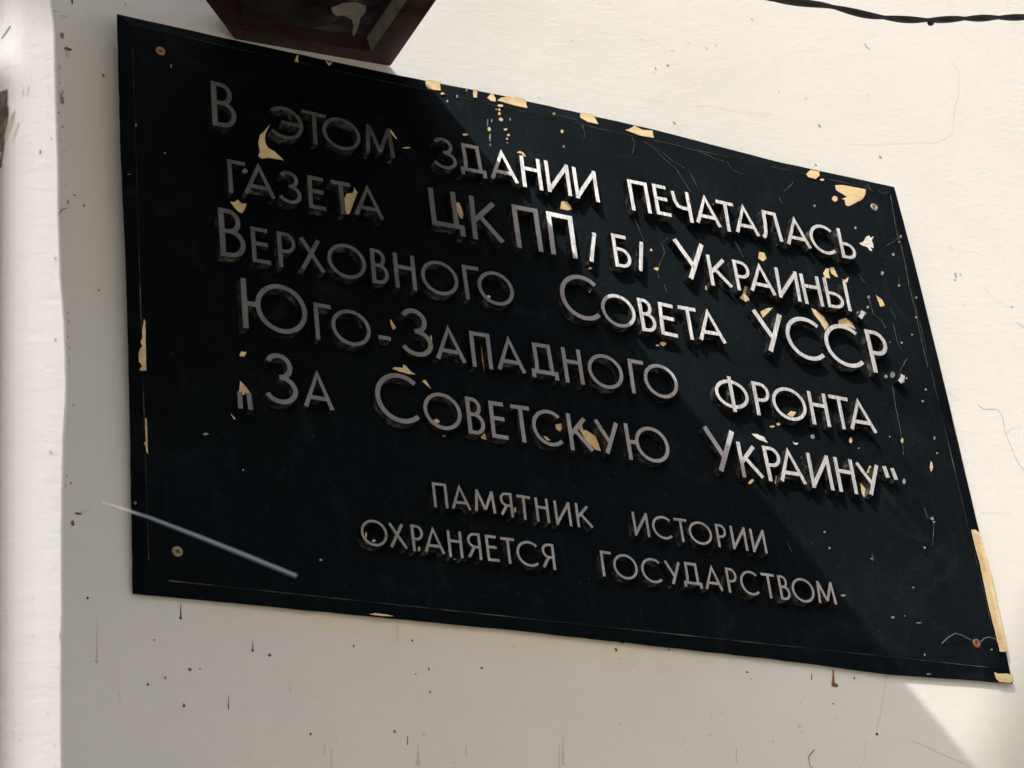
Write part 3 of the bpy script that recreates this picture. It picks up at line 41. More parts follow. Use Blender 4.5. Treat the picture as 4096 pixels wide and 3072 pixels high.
SPOTS = [["d",-36.4,-6.2,1.2,1.3],["d",17.9,-37.6,0.8,0.9],["d",25.9,-69.9,0.6,1.8],["d",11.1,-77.1,1.0,1.4],["d",47.2,-60.9,1.5,1.5],["d",55.7,-59.8,0.7,0.8],["d",117.0,-41.5,1.3,2.0],["d",102.5,-39.1,1.8,0.8],["d",41.5,-16.1,1.4,1.1],["a",40.4,-92.8,1.1,1.9],["f",-30.2,-61.0,1.4,1.5],["d",193.8,-25.8,0.8,1.4],["d",249.3,-15.6,1.2,1.2],["d",262.3,-41.0,0.8,1.4],["d",249.3,-46.8,0.7,0.7],["d",313.5,-35.3,1.6,1.0],["d",261.0,-62.4,0.8,1.4],["d",223.9,-101.2,1.0,1.9],["d",148.0,-109.2,1.0,1.3],["f",250.7,-101.4,1.2,2.0],["f",276.7,-125.1,1.1,1.0],["f",260.7,-129.0,1.0,1.0],["f",150.9,-47.0,0.7,1.4],["f",294.3,0.5,1.2,0.7],["f",170.6,-114.3,0.8,0.8],["f",242.6,-128.0,2.3,3.3],["d",452.9,-4.5,1.4,2.0],["d",460.7,3.3,2.4,1.3],["d",509.3,0.9,1.1,1.0],["d",591.5,-14.2,1.3,1.2],["f",359.4,-34.3,0.9,0.8],["f",349.0,-11.8,1.0,1.0],["f",521.1,-44.0,1.1,1.0],["f",594.9,-20.5,1.0,0.9],["f",555.3,-57.8,1.0,0.9],["f",444.4,-76.8,1.0,1.0],["f",508.1,-89.7,0.9,0.8],["f",509.7,-98.3,0.8,0.7],["f",605.4,-82.0,1.4,1.2],["f",456.0,-13.1,2.1,0.5],["f",469.4,-17.9,1.8,0.5],["f",537.4,-80.4,2.1,0.5],["d",714.0,-9.3,1.3,1.4],["d",682.6,-38.4,1.2,0.8],["d",725.8,-65.6,1.8,1.4],["f",644.9,-40.0,1.1,1.0],["f",683.4,-52.6,1.7,1.0],["f",640.0,-70.2,2.3,0.5],["f",594.5,-20.9,1.1,1.0],["f",637.8,-64.8,2.0,1.8],["a",689.4,-18.8,3.8,2.3],["v",635.9,641.4,2.5,2.2],["v",625.6,714.6,1.2,2.2],["v",643.3,723.7,2.0,1.5],["v",776.8,828.8,1.6,1.8],["f",521.7,726.7,1.3,1.5],["f",615.1,754.0,1.5,1.7],["f",622.7,707.6,1.3,1.5],["f",686.6,708.3,1.2,1.3],["f",679.2,766.6,1.2,1.3],["f",701.9,764.5,2.1,2.3],["f",468.3,634.3,1.2,1.4],["f",716.1,772.9,1.2,1.4],["f",653.5,747.5,1.4,1.5],["v",838.1,686.8,2.0,2.5],["v",916.7,660.3,2.2,2.1],["v",818.7,626.4,2.3,1.3],["f",827.9,723.7,1.6,1.7],["f",922.5,752.3,1.7,1.8],["f",791.3,724.4,1.4,1.5],["f",777.4,828.9,1.8,2.0],["v",981.9,508.7,1.5,4.3],["v",978.9,501.4,1.5,1.4],["f",987.5,547.3,1.3,1.3],["f",982.5,468.4,1.1,1.1],["f",989.6,511.1,2.2,2.2],["v",1053.9,479.3,2.3,1.6],["b",-42.4,69.9,3.1,1.4],["b",-47.3,60.6,1.4,3.0],["b",-41.5,563.0,4.1,2.1],["f",-42.3,556.0,2.1,3.6],["m",-46.9,577.4,2.2,4.0],["b",-8.1,539.9,1.6,2.0],["b",-36.1,622.6,1.3,3.4],["f",16.8,633.8,1.0,2.5],["m",-45.0,384.8,1.0,3.3],["d",-30.2,384.6,0.9,1.4],["m",-38.6,394.2,1.6,0.7],["d",-18.9,295.1,0.7,1.2],["d",-48.1,97.9,0.9,1.1],["m",-44.4,173.7,0.6,1.5],["m",-53.1,605.8,1.9,0.6],["f",-44.5,602.3,4.7,0.7],["d",-47.0,579.9,1.2,1.2],["m",-49.7,506.5,0.5,4.3],["d",-48.1,497.7,0.6,2.0],["d",-51.8,484.8,0.8,1.1],["m",-48.1,469.0,2.0,0.7],["f",-50.1,453.3,1.1,0.8],["f",-46.9,443.0,1.6,0.7],["f",-50.0,519.9,1.1,2.0],["m",-47.4,509.2,0.6,3.7],["f",-49.7,538.7,0.7,3.2],["d",-38.4,394.1,1.3,0.5],["f",-36.0,432.3,0.8,0.8],["f",-49.3,527.3,0.9,1.4],["f",-46.5,403.7,1.3,0.7],["f",-41.9,558.1,1.6,2.9],["m",-47.0,266.0,0.4,1.8],["m",-46.8,257.0,0.4,1.8],["m",-47.8,241.5,0.4,1.8],["m",-46.4,230.4,0.4,1.8],["m",-47.1,217.7,0.4,1.8],["m",-51.1,104.3,0.4,1.7],["m",-52.3,94.7,0.4,1.6]]
DRIPS = [["d",42.1,-3.7,41.5,-16.1,0.53,1.49],["f",-29.1,-22.9,-30.2,-63.1,0.3,0.91],["b",103.0,-30.7,102.4,-39.7,0.44,1.53],["d",78.8,-81.5,78.1,-93.0,0.32,0.96],["f",-12.1,-85.0,-12.4,-93.5,0.41,0.61],["f",133.6,-63.6,132.8,-73.7,0.33,1.1],["f",159.9,-117.0,159.2,-125.7,0.66,0.88],["t",165.1,-120.4,163.6,-137.6,0.44,0.88],["d",235.3,-104.2,234.4,-112.3,0.57,0.92],["f",244.4,-111.3,242.8,-125.8,0.46,1.38],["t",237.0,-1.2,235.2,-17.8,0.71,0.94],["f",289.2,-109.2,288.1,-118.2,0.71,0.94],["f",498.5,-19.3,497.5,-24.9,0.53,0.8],["f",543.2,-57.0,541.4,-65.6,0.54,0.94],["t",385.0,-93.0,380.7,-120.8,0.49,1.97],["t",380.0,-101.4,376.7,-123.2,0.49,0.98],["t",564.1,-89.2,560.6,-106.2,0.54,1.08],["a",691.1,-3.0,686.8,-20.7,1.46,4.08],["a",664.9,-8.6,663.2,-15.8,0.58,1.44]]
CRACKS = [["f",0.5,[[753.7,-2.6],[745.1,-21.4],[735.3,-45.3],[726.2,-61.2]]],["f",0.4,[[710.4,-72.4],[707.0,-88.8],[696.0,-101.7]]],["f",0.5,[[765.3,-69.6],[788.3,-76.7],[807.0,-83.6],[823.4,-88.8],[831.3,-92.6]]],["m",1.2,[[649.3,-86.7],[641.3,-94.6],[640.6,-103.1],[643.6,-105.2]]],["f",0.3,[[597.4,663.6],[615.2,666.4],[633.6,671.5]]],["f",0.3,[[657.0,668.7],[674.3,674.8],[691.5,679.5],[715.8,678.5],[742.8,681.3],[775.9,687.8]]],["v",1.6,[[939.2,836.0],[939.8,831.1],[944.2,828.4]]],["f",0.4,[[1070.5,846.3],[1077.6,824.7],[1066.0,790.7],[1051.7,760.3],[1037.4,722.9],[1007.8,702.8],[959.2,690.3],[911.3,677.1],[865.2,667.0]]],["f",0.4,[[1018.1,499.7],[1027.0,487.8],[1042.4,479.7],[1053.8,478.9]]],["v",0.8,[[1053.4,457.3],[1059.9,455.1],[1062.8,451.9]]],["v",0.6,[[963.4,334.7],[968.9,330.1],[989.5,333.3],[993.4,323.7],[991.0,304.5],[993.2,289.3],[996.1,271.2],[1002.7,258.3]]],["f",0.5,[[990.8,303.7],[1001.5,310.8],[1016.9,316.3]]],["f",0.4,[[925.4,196.7],[946.0,199.7],[966.3,201.3]]],["f",0.5,[[924.9,344.2],[939.2,335.6]]],["f",1.2,[[-41.3,70.6],[-36.0,73.4],[-33.3,75.1]]],["m",1.2,[[-53.8,369.9],[-50.3,375.4],[-45.2,378.6]]],["m",2,[[-49.1,506.8],[-49.0,496.6]]],["m",1.5,[[-47.4,504.3],[-46.9,495.7]]]]
PIER_EDGE = [[-284.1,-24.2],[-283.1,-36.8],[-281.6,-49.1],[-281.0,-102.7],[-280.4,-132.0],[-280.4,-164.9],[-279.8,-196.1],[-278.1,-222.9],[-277.5,-255.7],[-279.1,-282.1],[-279.9,-307.1],[-280.3,-331.3],[-280.5,-360.9],[-281.2,-400.8],[-281.3,-436.7],[-281.5,-455.7]]
PIER_MARKS = [["d",0.9,[[-304.3,-54.4],[-306.2,-58.4],[-307.7,-61.1]]],["d",1.0,[[-290.1,-127.5],[-290.5,-130.0]]],["f",1.0,[[-298.3,-93.0],[-298.8,-96.9]]],["f",1.0,[[-295.9,-90.5],[-296.7,-95.2]]],["d",0.8,[[-284.9,-119.3],[-284.8,-120.1]]],["f",0.5,[[-295.4,-84.3],[-293.8,-88.1]]],["b",1.0,[[-286.6,-290.1],[-285.9,-291.5]]],["d",0.9,[[-283.9,-188.5],[-282.7,-187.7]]],["b",0.9,[[-283.7,-231.7],[-283.7,-233.0]]],["f",0.6,[[-299.8,-188.4],[-299.5,-189.0]]],["f",0.6,[[-297.6,-203.3],[-297.1,-204.3]]],["f",0.9,[[-294.3,-378.9],[-294.3,-379.9]]],["f",0.9,[[-288.1,-408.3],[-288.1,-409.3]]],["f",0.9,[[-288.4,-413.3],[-288.4,-414.3]]],["f",0.9,[[-299.8,-425.8],[-299.8,-426.8]]],["f",0.9,[[-285.8,-426.5],[-285.9,-427.5]]],["f",0.9,[[-285.4,-435.5],[-285.4,-436.5]]],["f",0.9,[[-284.0,-392.0],[-284.0,-393.1]]],["s",6.5,[[-307.3,-93.4],[-307.0,-98.5],[-307.2,-105.3],[-308.1,-112.9],[-309.0,-120.4]]],["s",8,[[-309.7,-94.7],[-309.0,-109.4],[-308.3,-123.9],[-309.2,-138.6]]],["f",1.8,[[-303.0,-108.0],[-304.8,-115.8],[-306.6,-121.3]]],["f",1.5,[[-300.6,-113.3],[-302.4,-121.1],[-303.0,-124.8]]],["s",2.2,[[-305.4,-103.4],[-306.0,-113.1],[-307.2,-122.2]]],["f",1.0,[[-302.1,-106.3],[-303.9,-116.3],[-306.0,-124.1]]]]

# ------------------------------------------------------------------ helpers
def nodes(name):
    m = bpy.data.materials.new(name); m.use_nodes = True
    t = m.node_tree; b = t.nodes['Principled BSDF']
    return m, t, b
def spec(b, v):
    b.inputs['Specular IOR Level'].default_value = v
def mapping(t, scale=(1, 1, 1)):
    tc = t.nodes.new('ShaderNodeTexCoord'); mp = t.nodes.new('ShaderNodeMapping'); mp.inputs['Scale'].default_value = scale
    t.links.new(tc.outputs['Object'], mp.inputs['Vector']); return mp.outputs[0]
def noise(t, vec, scale, detail=4, rough=.55, dist=0.0):
    n = t.nodes.new('ShaderNodeTexNoise'); n.inputs['Scale'].default_value = scale; n.inputs['Detail'].default_value = detail
    n.inputs['Roughness'].default_value = rough; n.inputs['Distortion'].default_value = dist
    t.links.new(vec, n.inputs['Vector']); return n.outputs['Fac']
def ramp(t, fac, stops):
    r = t.nodes.new('ShaderNodeValToRGB'); e = r.color_ramp.elements
    while len(e) < len(stops): e.new(0.5)
    for el, (p, c) in zip(e, stops):
        el.position = p; el.color = (c[0], c[1], c[2], 1) if hasattr(c, '__len__') else (c, c, c, 1)
    t.links.new(fac, r.inputs['Fac']); return r.outputs['Color']
def mix(t, fac, a, b, mode='MIX'):
    n = t.nodes.new('ShaderNodeMix'); n.data_type = 'RGBA'; n.blend_type = mode
    for sock, v in ((n.inputs[0], fac), (n.inputs[6], a), (n.inputs[7], b)):
        if hasattr(v, 'is_linked'): t.links.new(v, sock)
        elif hasattr(v, '__len__'): sock.default_value = (*v[:3], 1)
        else: sock.default_value = v
    return n.outputs[2]
def math_(t, op, a, b=0.0, clamp=False):
    n = t.nodes.new('ShaderNodeMath'); n.operation = op; n.use_clamp = clamp
    for sock, v in ((n.inputs[0], a), (n.inputs[1], b)):
        if hasattr(v, 'is_linked'): t.links.new(v, sock)
        else: sock.default_value = v
    return n.outputs[0]
def bump(t, b, h, strength, dist):
    n = t.nodes.new('ShaderNodeBump'); n.inputs['Strength'].default_value = strength; n.inputs['Distance'].default_value = dist
    t.links.new(h, n.inputs['Height']); t.links.new(n.outputs[0], b.inputs['Normal'])
def flat(name, col, rough=.7, sp=.3, metal=0.0, var=0.0, vscale=60.0):
    m, t, b = nodes(name)
    b.inputs['Base Color'].default_value = (*col, 1); b.inputs['Roughness'].default_value = rough
    b.inputs['Metallic'].default_value = metal; spec(b, sp)
    if var:
        v = mapping(t); n = noise(t, v, vscale, 5)
        c = ramp(t, n, [(.3, [x * (1 - var) for x in col]), (.7, [min(1, x * (1 + var)) for x in col])])
        t.links.new(c, b.inputs['Base Color'])
    return m
def obj(name, bm, mats, parent=None, smooth=False):
    me = bpy.data.meshes.new(name); bm.normal_update(); bm.to_mesh(me); bm.free()
    for m in (mats if isinstance(mats, (list, tuple)) else [mats]): me.materials.append(m)
    if smooth:
        for p in me.polygons: p.use_smooth = True
    o = bpy.data.objects.new(name, me); COL.objects.link(o)
    if parent: o.parent = parent
    return o
def tag(o, label=None, cat=None, group=None, kind=None):
    if label: o['label'] = label
    if cat: o['category'] = cat
    if group: o['group'] = group
    if kind: o['kind'] = kind
    return o
def empty(name, loc=(0, 0, 0)):
    o = bpy.data.objects.new(name, None); o.empty_display_size = .05; o.location = loc; COL.objects.link(o); return o
def face(bm, pts, mi=0):
    try:
        f = bm.faces.new([bm.verts.new(p) for p in pts]); f.material_index = mi; return f
    except ValueError: return None
def facing(bm, pts, n, mi=0):
    f = face(bm, pts, mi)
    if f:
        f.normal_update()
        if f.normal.dot(Vector(n)) < 0: f.normal_flip()
    return f
def box(bm, x0, x1, y0, y1, z0, z1, mi=0):
    r = bmesh.ops.create_cube(bm, size=1.0)
    for v in r['verts']:
        v.co = Vector((x0 + (v.co.x + .5) * (x1 - x0), y0 + (v.co.y + .5) * (y1 - y0), z0 + (v.co.z + .5) * (z1 - z0)))
    for f in {f for v in r['verts'] for f in v.link_faces}: f.material_index = mi
def tube(bm, pts, r, seg=6, mi=0, radii=None):
    pts = [Vector(p) for p in pts]; rings = []
    for i, p in enumerate(pts):
        d = (pts[min(i + 1, len(pts) - 1)] - pts[max(i - 1, 0)]).normalized()
        a = d.orthogonal().normalized() if i == 0 else (pa - d * pa.dot(d)).normalized()
        pa = a; c = d.cross(a); rr = radii[i] if radii else r
        rings.append([bm.verts.new(p + a * rr * math.cos(2 * math.pi * k / seg) + c * rr * math.sin(2 * math.pi * k / seg)) for k in range(seg)])
    for A, B in zip(rings, rings[1:]):
        for k in range(seg):
            f = bm.faces.new((A[k], A[(k + 1) % seg], B[(k + 1) % seg], B[k])); f.material_index = mi
    for R in (rings[0][::-1], rings[-1]):
        f = bm.faces.new(R); f.material_index = mi
def ribbon(pts, w0, w1=None):
    """outline of a band of changing width along 2-D points"""
    w1 = w0 if w1 is None else w1; L = []; R = []; n = len(pts)
    for i, p in enumerate(pts):
        a = pts[max(i - 1, 0)]; b = pts[min(i + 1, n - 1)]
        dx, dz = b[0] - a[0], b[1] - a[1]; l = math.hypot(dx, dz) or 1
        wd = (w0 + (w1 - w0) * i / max(1, n - 1)) / 2
        L.append((p[0] - dz / l * wd, p[1] + dx / l * wd)); R.append((p[0] + dz / l * wd, p[1] - dx / l * wd))
    return L + R[::-1]
def strip(bm, pts, w0, w1, fy, mi, jit=0.0):
    w1 = w0 if w1 is None else w1
    q = []
    for a, b in zip(pts, pts[1:]):
        n = max(1, int(math.hypot(b[0] - a[0], b[1] - a[1]) / 4))
        q += [(a[0] + (b[0] - a[0]) * i / n, a[1] + (b[1] - a[1]) * i / n) for i in range(n)]
    q.append(pts[-1])
    if jit: q = [(x + rnd.uniform(-jit, jit), z + rnd.uniform(-jit, jit)) for x, z in q]
    out = ribbon(q, w0, w1); n = len(q)
    for i in range(n - 1):
        k = rnd.uniform(.6, 1.3) if jit else 1
        quad = [out[i], out[i + 1], out[2 * n - 2 - i], out[2 * n - 1 - i]]
        facing(bm, [fy(x, z) for x, z in quad], (0, -1, 0), mi)

# ------------------------------------------------------------------ materials
TR = .2
def plaster(name, base, stain=True):
    m, t, b = nodes(name); v = mapping(t)
    big = noise(t, v, 2.2, 5, .6); mid = noise(t, v, 14, 6, .6); fine = noise(t, v, 160, 5, .65)
    c = ramp(t, big, [(.3, [x * .93 for x in base]), (.7, [x * 1.04 for x in base])])
    c = mix(t, ramp(t, mid, [(.35, 0.0), (.75, .12)]), c, [base[0] * .86, base[1] * .85, base[2] * .82])
    vs = mapping(t, (60, 1, 2.4)); streak = noise(t, vs, 1.0, 4, .6)
    c = mix(t, ramp(t, streak, [(.55, 0.0), (.8, .10)]), c, [base[0] * .78, base[1] * .76, base[2] * .70])
    if stain:   # rust-coloured bleed along the lower edge of the plaque
        tc = t.nodes.new('ShaderNodeTexCoord'); sx = t.nodes.new('ShaderNodeSeparateXYZ'); t.links.new(tc.outputs['Object'], sx.inputs[0])
        z = math_(t, 'ADD', sx.outputs['Z'], math_(t, 'MULTIPLY', math_(t, 'SUBTRACT', noise(t, v, 16, 5), .5), .045))
        below = ramp(t, math_(t, 'MULTIPLY_ADD', z, 12.0), [(0, 0.0), (1, 0.0)])
        n1 = t.nodes.new('ShaderNodeMapRange'); n1.inputs[1].default_value = -.030; n1.inputs[2].default_value = -.006; t.links.new(z, n1.inputs[0])
        n2 = t.nodes.new('ShaderNodeMapRange'); n2.inputs[1].default_value = .04; n2.inputs[2].default_value = .15; t.links.new(sx.outputs['X'], n2.inputs[0])
        n3 = t.nodes.new('ShaderNodeMapRange'); n3.inputs[1].default_value = .62; n3.inputs[2].default_value = .45; t.links.new(sx.outputs['X'], n3.inputs[0])
        n4 = t.nodes.new('ShaderNodeMapRange'); n4.inputs[1].default_value = .1; n4.inputs[2].default_value = .05; t.links.new(sx.outputs['Z'], n4.inputs[0])
        f = math_(t, 'MULTIPLY', math_(t, 'MULTIPLY', n1.outputs[0], n2.outputs[0]), math_(t, 'MULTIPLY', n3.outputs[0], math_(t, 'MULTIPLY', n4.outputs[0], .55)))
        c = mix(t, f, c, (base[0] * 1.02, base[1] * .90, base[2] * .68))
    t.links.new(c, b.inputs['Base Color']); b.inputs['Roughness'].default_value = .62; spec(b, .25)
    vb = mapping(t, (1, 1, 2.2)); brush = noise(t, vb, 55, 6, .6, .6)
    lump = noise(t, v, 9, 3); trowel = noise(t, mapping(t, (7, 1, 19)), 1.0, 5, .62, 1.2); pit = ramp(t, noise(t, v, 240, 2), [(.60, 0.0), (.72, 1.0)])
    h = math_(t, 'ADD', math_(t, 'ADD', math_(t, 'MULTIPLY', lump, .9), math_(t, 'MULTIPLY', trowel, TR)), math_(t, 'ADD', math_(t, 'MULTIPLY', brush, .28), math_(t, 'MULTIPLY', fine, .10)))
    h = math_(t, 'SUBTRACT', h, math_(t, 'MULTIPLY', pit, .05))
    bump(t, b, h, .62, .0042)
    return m
M_wall = plaster('wall_plaster', (.77, .745, .668))
M_pier = plaster('pier_plaster', (.75, .74, .71), False)
M_dark = flat('stain_dark', (.085, .065, .045), .8, .2)
M_amber = flat('stain_amber', (.22, .10, .022), .5, .4, var=.4, vscale=200)
M_brown = flat('stain_brown', (.17, .11, .075), .9, .2, var=.4, vscale=200)
M_faint = flat('stain_faint', (.60, .56, .48), .9, .2, var=.15, vscale=120)
M_tan = flat('stain_tan', (.62, .55, .42), .9, .2, var=.12, vscale=120)
M_mid = flat('stain_grey', (.30, .27, .225), .9, .2, var=.35, vscale=200)
M_violet = flat('stain_violet', (.36, .30, .285), .9, .2, var=.3, vscale=200)
STAIN = {'d': 1, 'a': 2, 'b': 3, 'f': 4, 't': 5, 'm': 6, 'v': 7, 's': 8}
M_soot = flat('stain_soot', (.17, .15, .12), .95, .1, var=.7, vscale=150)
STAIN_MATS = [M_dark, M_amber, M_brown, M_faint, M_tan, M_mid, M_violet, M_soot]

def black_paint():
    m, t, b = nodes('black_paint'); v = mapping(t)
    n = noise(t, v, 5, 6, .6); s = noise(t, v, 420, 2, .5)
    vs = mapping(t, (40, 1, 6)); run = noise(t, vs, 3, 4)
    c = ramp(t, n, [(.3, (.0014, .0021, .0027)), (.7, (.0030, .0046, .0058))])
    c = mix(t, ramp(t, run, [(.55, 0.0), (.85, .28)]), c, (.020, .023, .024))
    c = mix(t, ramp(t, noise(t, v, 13, 6, .7, 1.5), [(.55, 0.0), (.75, .5)]), c, (.016, .020, .022))
    c = mix(t, ramp(t, s, [(.69, 0.0), (.78, .6)]), c, (.06, .062, .056))
    t.links.new(c, b.inputs['Base Color'])
    t.links.new(ramp(t, n, [(.3, .46), (.7, .58)]), b.inputs['Roughness'])
    t.links.new(ramp(t, noise(t, v, 7, 6, .65), [(.3, .035), (.7, .075)]), b.inputs['Specular IOR Level'])
    b.inputs['Specular Tint'].default_value = (.62, .88, 1.0, 1)
    tc = t.nodes.new('ShaderNodeTexCoord'); sx = t.nodes.new('ShaderNodeSeparateXYZ'); t.links.new(tc.outputs['Object'], sx.inputs[0])
    h = math_(t, 'ADD', math_(t, 'MULTIPLY', sx.outputs['X'], .5), math_(t, 'ADD', math_(t, 'MULTIPLY', noise(t, v, 30, 3), .0006), math_(t, 'MULTIPLY', noise(t, v, 300, 3), .00005)))
    bp = t.nodes.new('ShaderNodeBump'); bp.inputs['Strength'].default_value = 1.0; bp.inputs['Distance'].default_value = 1.0
    t.links.new(h, bp.inputs['Height']); t.links.new(bp.outputs[0], b.inputs['Normal'])   # brushed-on paint, brush marks running upright
    return m
M_black = black_paint()
def bare():
    m, t, b = nodes('bare_wood'); v = mapping(t); n = noise(t, v, 45, 6, .65); vg = mapping(t, (30, 1, 260)); g = noise(t, vg, 1.0, 3)
    c = ramp(t, n, [(.28, (.52, .35, .16)), (.45, (.72, .53, .27)), (.62, (.79, .63, .37)), (.8, (.82, .72, .52))])
    c = mix(t, ramp(t, g, [(.5, 0.0), (.75, .35)]), c, (.46, .30, .13))
    t.links.new(c, b.inputs['Base Color']); b.inputs['Roughness'].default_value = .75; spec(b, .2); return m
M_chip = bare()
M_under = flat('undercoat', (.10, .062, .026), .7, .2, var=.6, vscale=200)
M_drop = flat('white_splash', (.72, .66, .58), .8, .2, var=.2, vscale=300)
M_gspeck = flat('grey_flake', (.24, .245, .22), .7, .3, var=.6, vscale=400)
M_green = flat('green_speck', (.10, .42, .04), .6, .3)
def worn():
    m, t, b = nodes('worn_edge'); v = mapping(t); n = noise(t, v, 22, 5, .65)
    c = ramp(t, n, [(.44, (.007, .008, .009)), (.55, (.05, .048, .042)), (.66, (.13, .115, .085)), (.78, (.34, .25, .13))])
    t.links.new(c, b.inputs['Base Color']); b.inputs['Roughness'].default_value = .6; spec(b, .15); return m
M_worn = worn()
def letter_face():
    """dull metal planed with fine vertical grooves whose flanks lean to the left"""
    m, t, b = nodes('letter_face'); v = mapping(t, (1, 1, 1))
    n = noise(t, v, 35, 4); vb = mapping(t, (260, 1, 40)); br = noise(t, vb, 1.0, 3); fine = noise(t, v, 260, 3); n2 = noise(t, v, 70, 5, .65)
    c = ramp(t, n, [(.3, (LF * .82, LF * .81, LF * .79)), (.7, (LF * 1.12, LF * 1.11, LF * 1.08))])
    c = mix(t, ramp(t, fine, [(.60, 0.0), (.72, .6)]), c, (LF * .3, LF * .27, LF * .22))
    t.links.new(c, b.inputs['Base Color']); b.inputs['Metallic'].default_value = 1.0
    t.links.new(ramp(t, n2, [(.3, LR - .09), (.7, LR + .14)]), b.inputs['Roughness'])
    tc = t.nodes.new('ShaderNodeTexCoord'); sx = t.nodes.new('ShaderNodeSeparateXYZ'); t.links.new(tc.outputs['Object'], sx.inputs[0])
    h = math_(t, 'ADD', math_(t, 'MULTIPLY', sx.outputs['X'], LT), math_(t, 'MULTIPLY', br, .0006))
    bp = t.nodes.new('ShaderNodeBump'); bp.inputs['Strength'].default_value = 1.0; bp.inputs['Distance'].default_value = 1.0
    t.links.new(h, bp.inputs['Height']); t.links.new(bp.outputs[0], b.inputs['Normal']); return m
LF, LR, LT = .27, .455, .58
M_face = letter_face()
def letter_side():
    m, t, b = nodes('letter_side'); v = mapping(t); n = noise(t, v, 120, 5, .65); n2 = noise(t, v, 38, 4)
    c = ramp(t, n, [(.3, (.010, .010, .010)), (.5, (.05, .049, .046)), (.72, (.30, .29, .265))])
    c = mix(t, ramp(t, n2, [(.45, 0.0), (.60, .85)]), c, (.006, .006, .006))
    t.links.new(c, b.inputs['Base Color']); b.inputs['Roughness'].default_value = .38; spec(b, .3)
    b.inputs['Metallic'].default_value = .55; bump(t, b, noise(t, v, 180, 3), 1.0, .004); return m
M_side = letter_side()

# ------------------------------------------------------------------ ground, wall, pier
bm = bmesh.new(); face(bm, [(-120, -150, -2.4), (120, -150, -2.4), (120, .6, -2.4), (-120, .6, -2.4)])
m, t, b = nodes('pavement'); v = mapping(t)
t.links.new(ramp(t, noise(t, v, 3, 6), [(.3, (.47, .43, .355)), (.7, (.57, .525, .435))]), b.inputs['Base Color']); b.inputs['Roughness'].default_value = .9
tag(obj('pavement', bm, m), kind='structure')

WALL0, WSL = .0046, .029                                      # the plaque leans a little away from the wall at its top
def wy(x, z): return WALL0 + WSL * z
def onwall(x, z, off=.0004): return (x / 1000, wy(0, z / 1000) - off, z / 1000)
bm = bmesh.new()
zs = [-2.4, 3.2]
facing(bm, [(-1.7, wy(0, -2.4), -2.4), (3.6, wy(0, -2.4), -2.4), (3.6, wy(0, 3.2), 3.2), (-1.7, wy(0, 3.2), 3.2)], (0, -1, 0), 0)
for (a, c, d, e) in (((-1.7, wy(0, -2.4), -2.4), (3.6, wy(0, -2.4), -2.4), (3.6, .5, -2.4), (-1.7, .5, -2.4)),
                     ((-1.7, wy(0, 3.2), 3.2), (3.6, wy(0, 3.2), 3.2), (3.6, .5, 3.2), (-1.7, .5, 3.2))):
    face(bm, [a, c, d, e], 0)
def blobpts(x, z, rx, rz, n=10):
    a0 = rnd.random() * 6
    return [(x + rx * math.cos(a0 + 2 * math.pi * k / n) * rnd.uniform(.65, 1.2), z + rz * math.sin(a0 + 2 * math.pi * k / n) * rnd.uniform(.65, 1.2)) for k in range(n)]
off = .0003
for mt, x, z, rx, rz in SPOTS:
    off += .000002
    facing(bm, [onwall(px, pz, off) for px, pz in blobpts(x, z, rx, rz)], (0, -1, 0), STAIN[mt])
for mt, x0, z0, x1, z1, w0, w1 in DRIPS:
    off += .000002
    strip(bm, [(x0, z0), (x1, z1)], w0 * .9, w1 * .9, lambda x, z: onwall(x, z, off), STAIN[mt], .12)
for mt, wd, pts in CRACKS:
    off += .000002
    strip(bm, pts, wd, wd * .7, lambda x, z: onwall(x, z, off), STAIN[mt], .25)
wall = obj('plaster_wall', bm, [M_wall] + STAIN_MATS)
tag(wall, 'cream painted plaster wall with cracks, specks and brown drips behind the black plaque', 'wall')

# unseen slab, added above to shade the wall and the pier top
bm = bmesh.new(); box(bm, -1.66, -.292, -1.715, wy(0, 1.25) - .0005, 1.25, 1.40)
obj('shade_slab', bm, M_pier, wall)

# pier: the front end of a return wall, left of the plaque
PY = -.72
def pier_y(x):
    d = min(max(-.297 - x, 0), .0139); return PY + .014 - math.sqrt(.014 ** 2 - d * d)
bm = bmesh.new()
def pier_x(z):
    P = PIER_EDGE
    for (x0, z0), (x1, z1) in zip(P, P[1:]):
        if z0 >= z >= z1: return x0 + (x1 - x0) * (z0 - z) / (z0 - z1)
    return P[0][0] if z > P[0][1] else P[-1][0]
rr = random.Random(3); zs = [-2400, -1500, -900]
z = -520
while z < 40: zs.append(z); z += rr.uniform(1.5, 4)
zs += [400, 1250]
cols = []
for z in zs:
    inner = -520 < z < 40
    e = pier_x(z) + (rr.gauss(0, .05) if inner else 0)
    if inner and rr.random() < .05: e += rr.uniform(-.8, .25)
    fl = 0
    rnd_ = [(-.297 - .014 * math.sin(math.radians(a_)), PY + .014 * (1 - math.cos(math.radians(a_))), z / 1000) for a_ in (85, 72, 58, 45, 32, 20, 9, 0)]
    cols.append([(-.311, .05, z / 1000)] + rnd_ + [((e - 6) / 1000, PY, z / 1000), ((e - 1.6) / 1000, PY + .0002 + fl, z / 1000), (e / 1000, PY + .0022 + fl, z / 1000),
                 ((e + .3) / 1000, PY + .012, z / 1000), (-.284, wy(0, z / 1000) + .02, z / 1000)])
grid = [[bm.verts.new(p) for p in c] for c in cols]
for A, B in zip(grid, grid[1:]):
    for k in range(len(A) - 1): bm.faces.new((A[k], A[k + 1], B[k + 1], B[k]))
bmesh.ops.recalc_face_normals(bm, faces=bm.faces)
off = .0004
for mt, wd, pts in PIER_MARKS:
    off += .000003
    strip(bm, pts, wd * .55, wd * .4, lambda x, z: (x / 1000, pier_y(x / 1000) - off, z / 1000), STAIN[mt], .35 if mt == 's' else .12)
